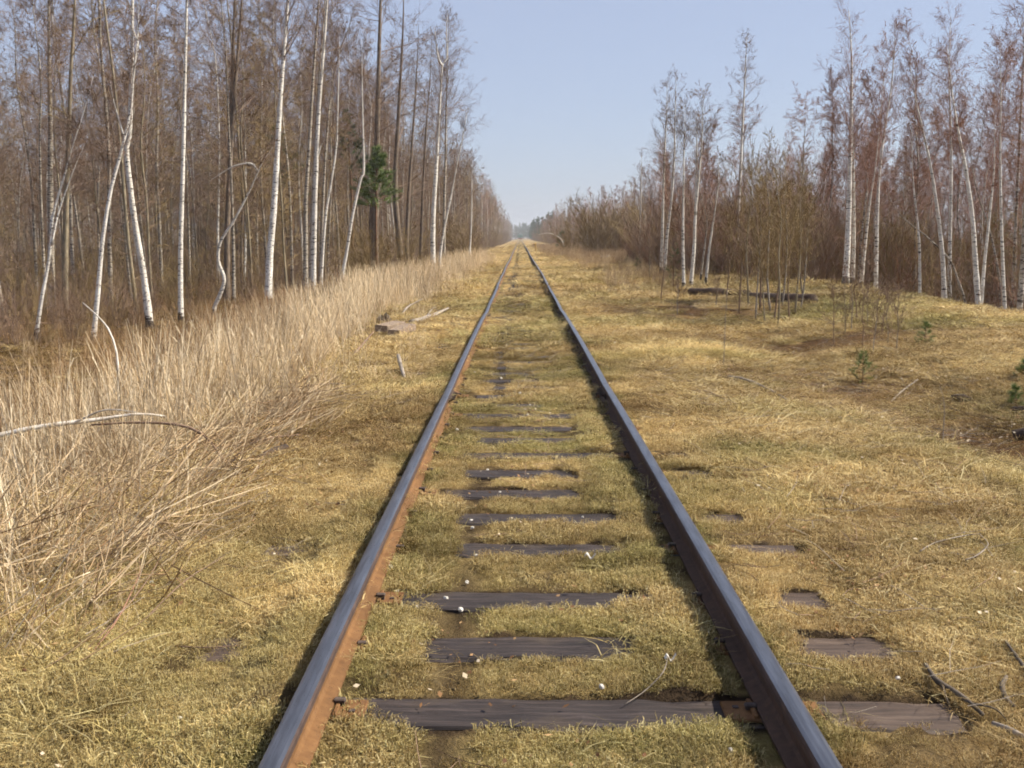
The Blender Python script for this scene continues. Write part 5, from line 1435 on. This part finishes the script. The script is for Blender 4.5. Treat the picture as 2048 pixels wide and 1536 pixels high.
def scrap(px, py, L, W, label, rz=0.3):
    p = at_ground(px, py); n = 7
    xs = np.linspace(-L / 2, L / 2, n); V = []
    for i, x in enumerate(xs):
        z = 0.03 + 0.014 * math.sin(i * 1.3)
        for y, dz in ((-W / 2, 0), (W / 2, 0.006), (W / 2, 0.011), (-W / 2, 0.005)): V.append((x, y * (0.6 + 0.4 * math.sin(i * 0.8 + 0.6)), z + dz))
    ii = (np.arange(n - 1) * 4)[:, None]; jj = np.arange(4)[None]; j2 = (jj + 1) % 4
    mb = MB().add(V, np.stack([ii + jj, ii + j2, ii + 4 + j2, ii + 4 + jj], -1).reshape(-1, 4)); mb.Q.append(np.array([(3, 2, 1, 0), (24, 25, 26, 27)])); mb.qm.append(np.zeros(2, int))
    o = obj("bark_scrap", mb.mesh("bark_scrap", M_STONE), None, p); o.rotation_euler = (0, 0, rz)
    tag(o, label, "scrap")
scrap(1180, 1128, 0.055, 0.014, "curled white bark scrap in the turf left of the right rail", -0.2)
scrap(1442, 689, 0.16, 0.10, "white scrap lying in the straw right of the track", 0.5)
scrap(1340, 1346, 0.045, 0.012, "thin white bark scrap near the nearest sleeper on the right", 0.3)

# post and bent birch far down the line
p = at_ground(1071, 494); Yp = 120.0; q = at_y(1071, 488, Yp)
po = thing("marker_post", "short yellow marker post right of the track far down the line", "post", (q.x, Yp, gz(q.x, Yp)))
M_YEL = simple("post_paint", (0.55, 0.36, 0.12), (0.68, 0.47, 0.18), 4.0, 0.7)
mb = MB(); mb.box(-0.09, 0.09, -0.09, 0.09, -0.2, 0.95, 0, 0.02); obj("shaft", mb.mesh("shaft", M_YEL), po)
mb = MB(); mb.box(-0.10, 0.10, -0.10, 0.10, 0.952, 1.06, 0, 0.04); obj("cap", mb.mesh("cap", M_YEL), po)
Yb = 125.0
polytube("bent_birch", "pale birch bent over in an arc far down the right side of the line", "tree", [tuple(at_y(1128, 492, Yb)), tuple(at_y(1122, 478, Yb)), tuple(at_y(1108, 469, Yb)), tuple(at_y(1094, 466, Yb)), tuple(at_y(1078, 469, Yb))],
         [0.055, 0.05, 0.045, 0.035, 0.02], M_PALEBARK, 7)

# ------------------------------------------------------------------ loose litter: twigs, leaves and soil crumbs
def litter_mesh(seed, mat, n, leaf):
    rng = np.random.default_rng(seed); mb = MB()
    a = rng.uniform(0, 6.283, n); r = 0.35 * np.sqrt(rng.uniform(0, 1, n)); b = np.stack([r * np.cos(a), r * np.sin(a), rng.uniform(0.015, 0.05, n)], -1)
    az = rng.uniform(0, 6.283, n)
    if leaf:
        d = np.stack([np.cos(az), np.sin(az), rng.normal(0, .3, n)], -1) * rng.uniform(0.008, 0.018, n)[:, None]; s = np.stack([-np.sin(az), np.cos(az), rng.normal(0, .4, n)], -1) * rng.uniform(0.005, 0.011, n)[:, None]
        V = np.stack([b - d, b + s, b + d, b - s], 1).reshape(-1, 3); mb.add(V, np.arange(n * 4).reshape(-1, 4), None, 0, np.repeat(rng.uniform(0, 1, n), 4))
    else:
        d = np.stack([np.cos(az), np.sin(az), rng.normal(0.1, .15, n)], -1)
        mb.tubes(grow(b, d, rng.uniform(0.06, 0.32, n), 4, 0, 0.12, rng), 0.0016 * np.array([1, 1, .8, .5])[None], 3, 0, rng.uniform(0, 1, n), False)
    return mb.mesh("litter", mat)
M_LEAF = grass_material("dead_leaf", [(0.0, (0.08, 0.04, 0.018)), (0.5, (0.22, 0.11, 0.045)), (1.0, (0.42, 0.27, 0.13))], GREEN, 0.15)
M_CHIP = simple('pale_chip', (0.34, 0.26, 0.16), (0.62, 0.53, 0.40), 12.0, 0.9)
LIT = [litter_mesh(1, M_LEAF, 16, True), litter_mesh(2, M_LEAF, 12, True), litter_mesh(3, M_TWIG, 9, False), litter_mesh(4, M_DEADWOOD, 7, False), litter_mesh(5, M_CHIP, 6, True)]
x1, y1 = wedge_points(2600, 2.3, 14.0); x2, y2 = wedge_points(5000, 8.0, 34.0, 1.0, -13, 14)
x = np.concatenate([x1, x2]); y = np.concatenate([y1, y2]); m = len(x)
w = 0.45 + 0.9 * litterness(x, y); w = np.where((np.abs(x) < 1.5), 0.4, w); k = RNG.uniform(0, 1, m) < w
k &= np.minimum(np.abs(x - 0.795), np.abs(x + 0.795)) > 0.42
x, y = x[k], y[k]; m = len(x)
scatter("litter", "dead leaves and twigs strewn over the turf", "litter", np.stack([x, y, ground_z(x, y)], -1), np.stack([np.zeros(m), np.zeros(m), RNG.uniform(0, 6.283, m)], -1), RNG.uniform(0.7, 1.3, m),
        RNG.integers(0, 5, m), LIT, np.zeros(m), RNG.uniform(0.3, 0.7, m))

# ------------------------------------------------------------------ haze
HAZE_DENSITY = 0.00042
hz = MB(); hz.box(-2900, 2900, -700, 4600, -6.0, 24.0)
hm = bpy.data.materials.new("haze_air"); hm.use_nodes = True
for n in list(hm.node_tree.nodes): hm.node_tree.nodes.remove(n)
ho = hm.node_tree.nodes.new("ShaderNodeOutputMaterial"); pv = hm.node_tree.nodes.new("ShaderNodeVolumePrincipled")
pv.inputs["Color"].default_value = (0.86, 0.90, 0.96, 1); pv.inputs["Density"].default_value = HAZE_DENSITY
hm.node_tree.links.new(pv.outputs[0], ho.inputs["Volume"])
tag(obj("haze", hz.mesh("haze", hm)), "thin pale haze over the whole scene", "haze", kind="stuff")
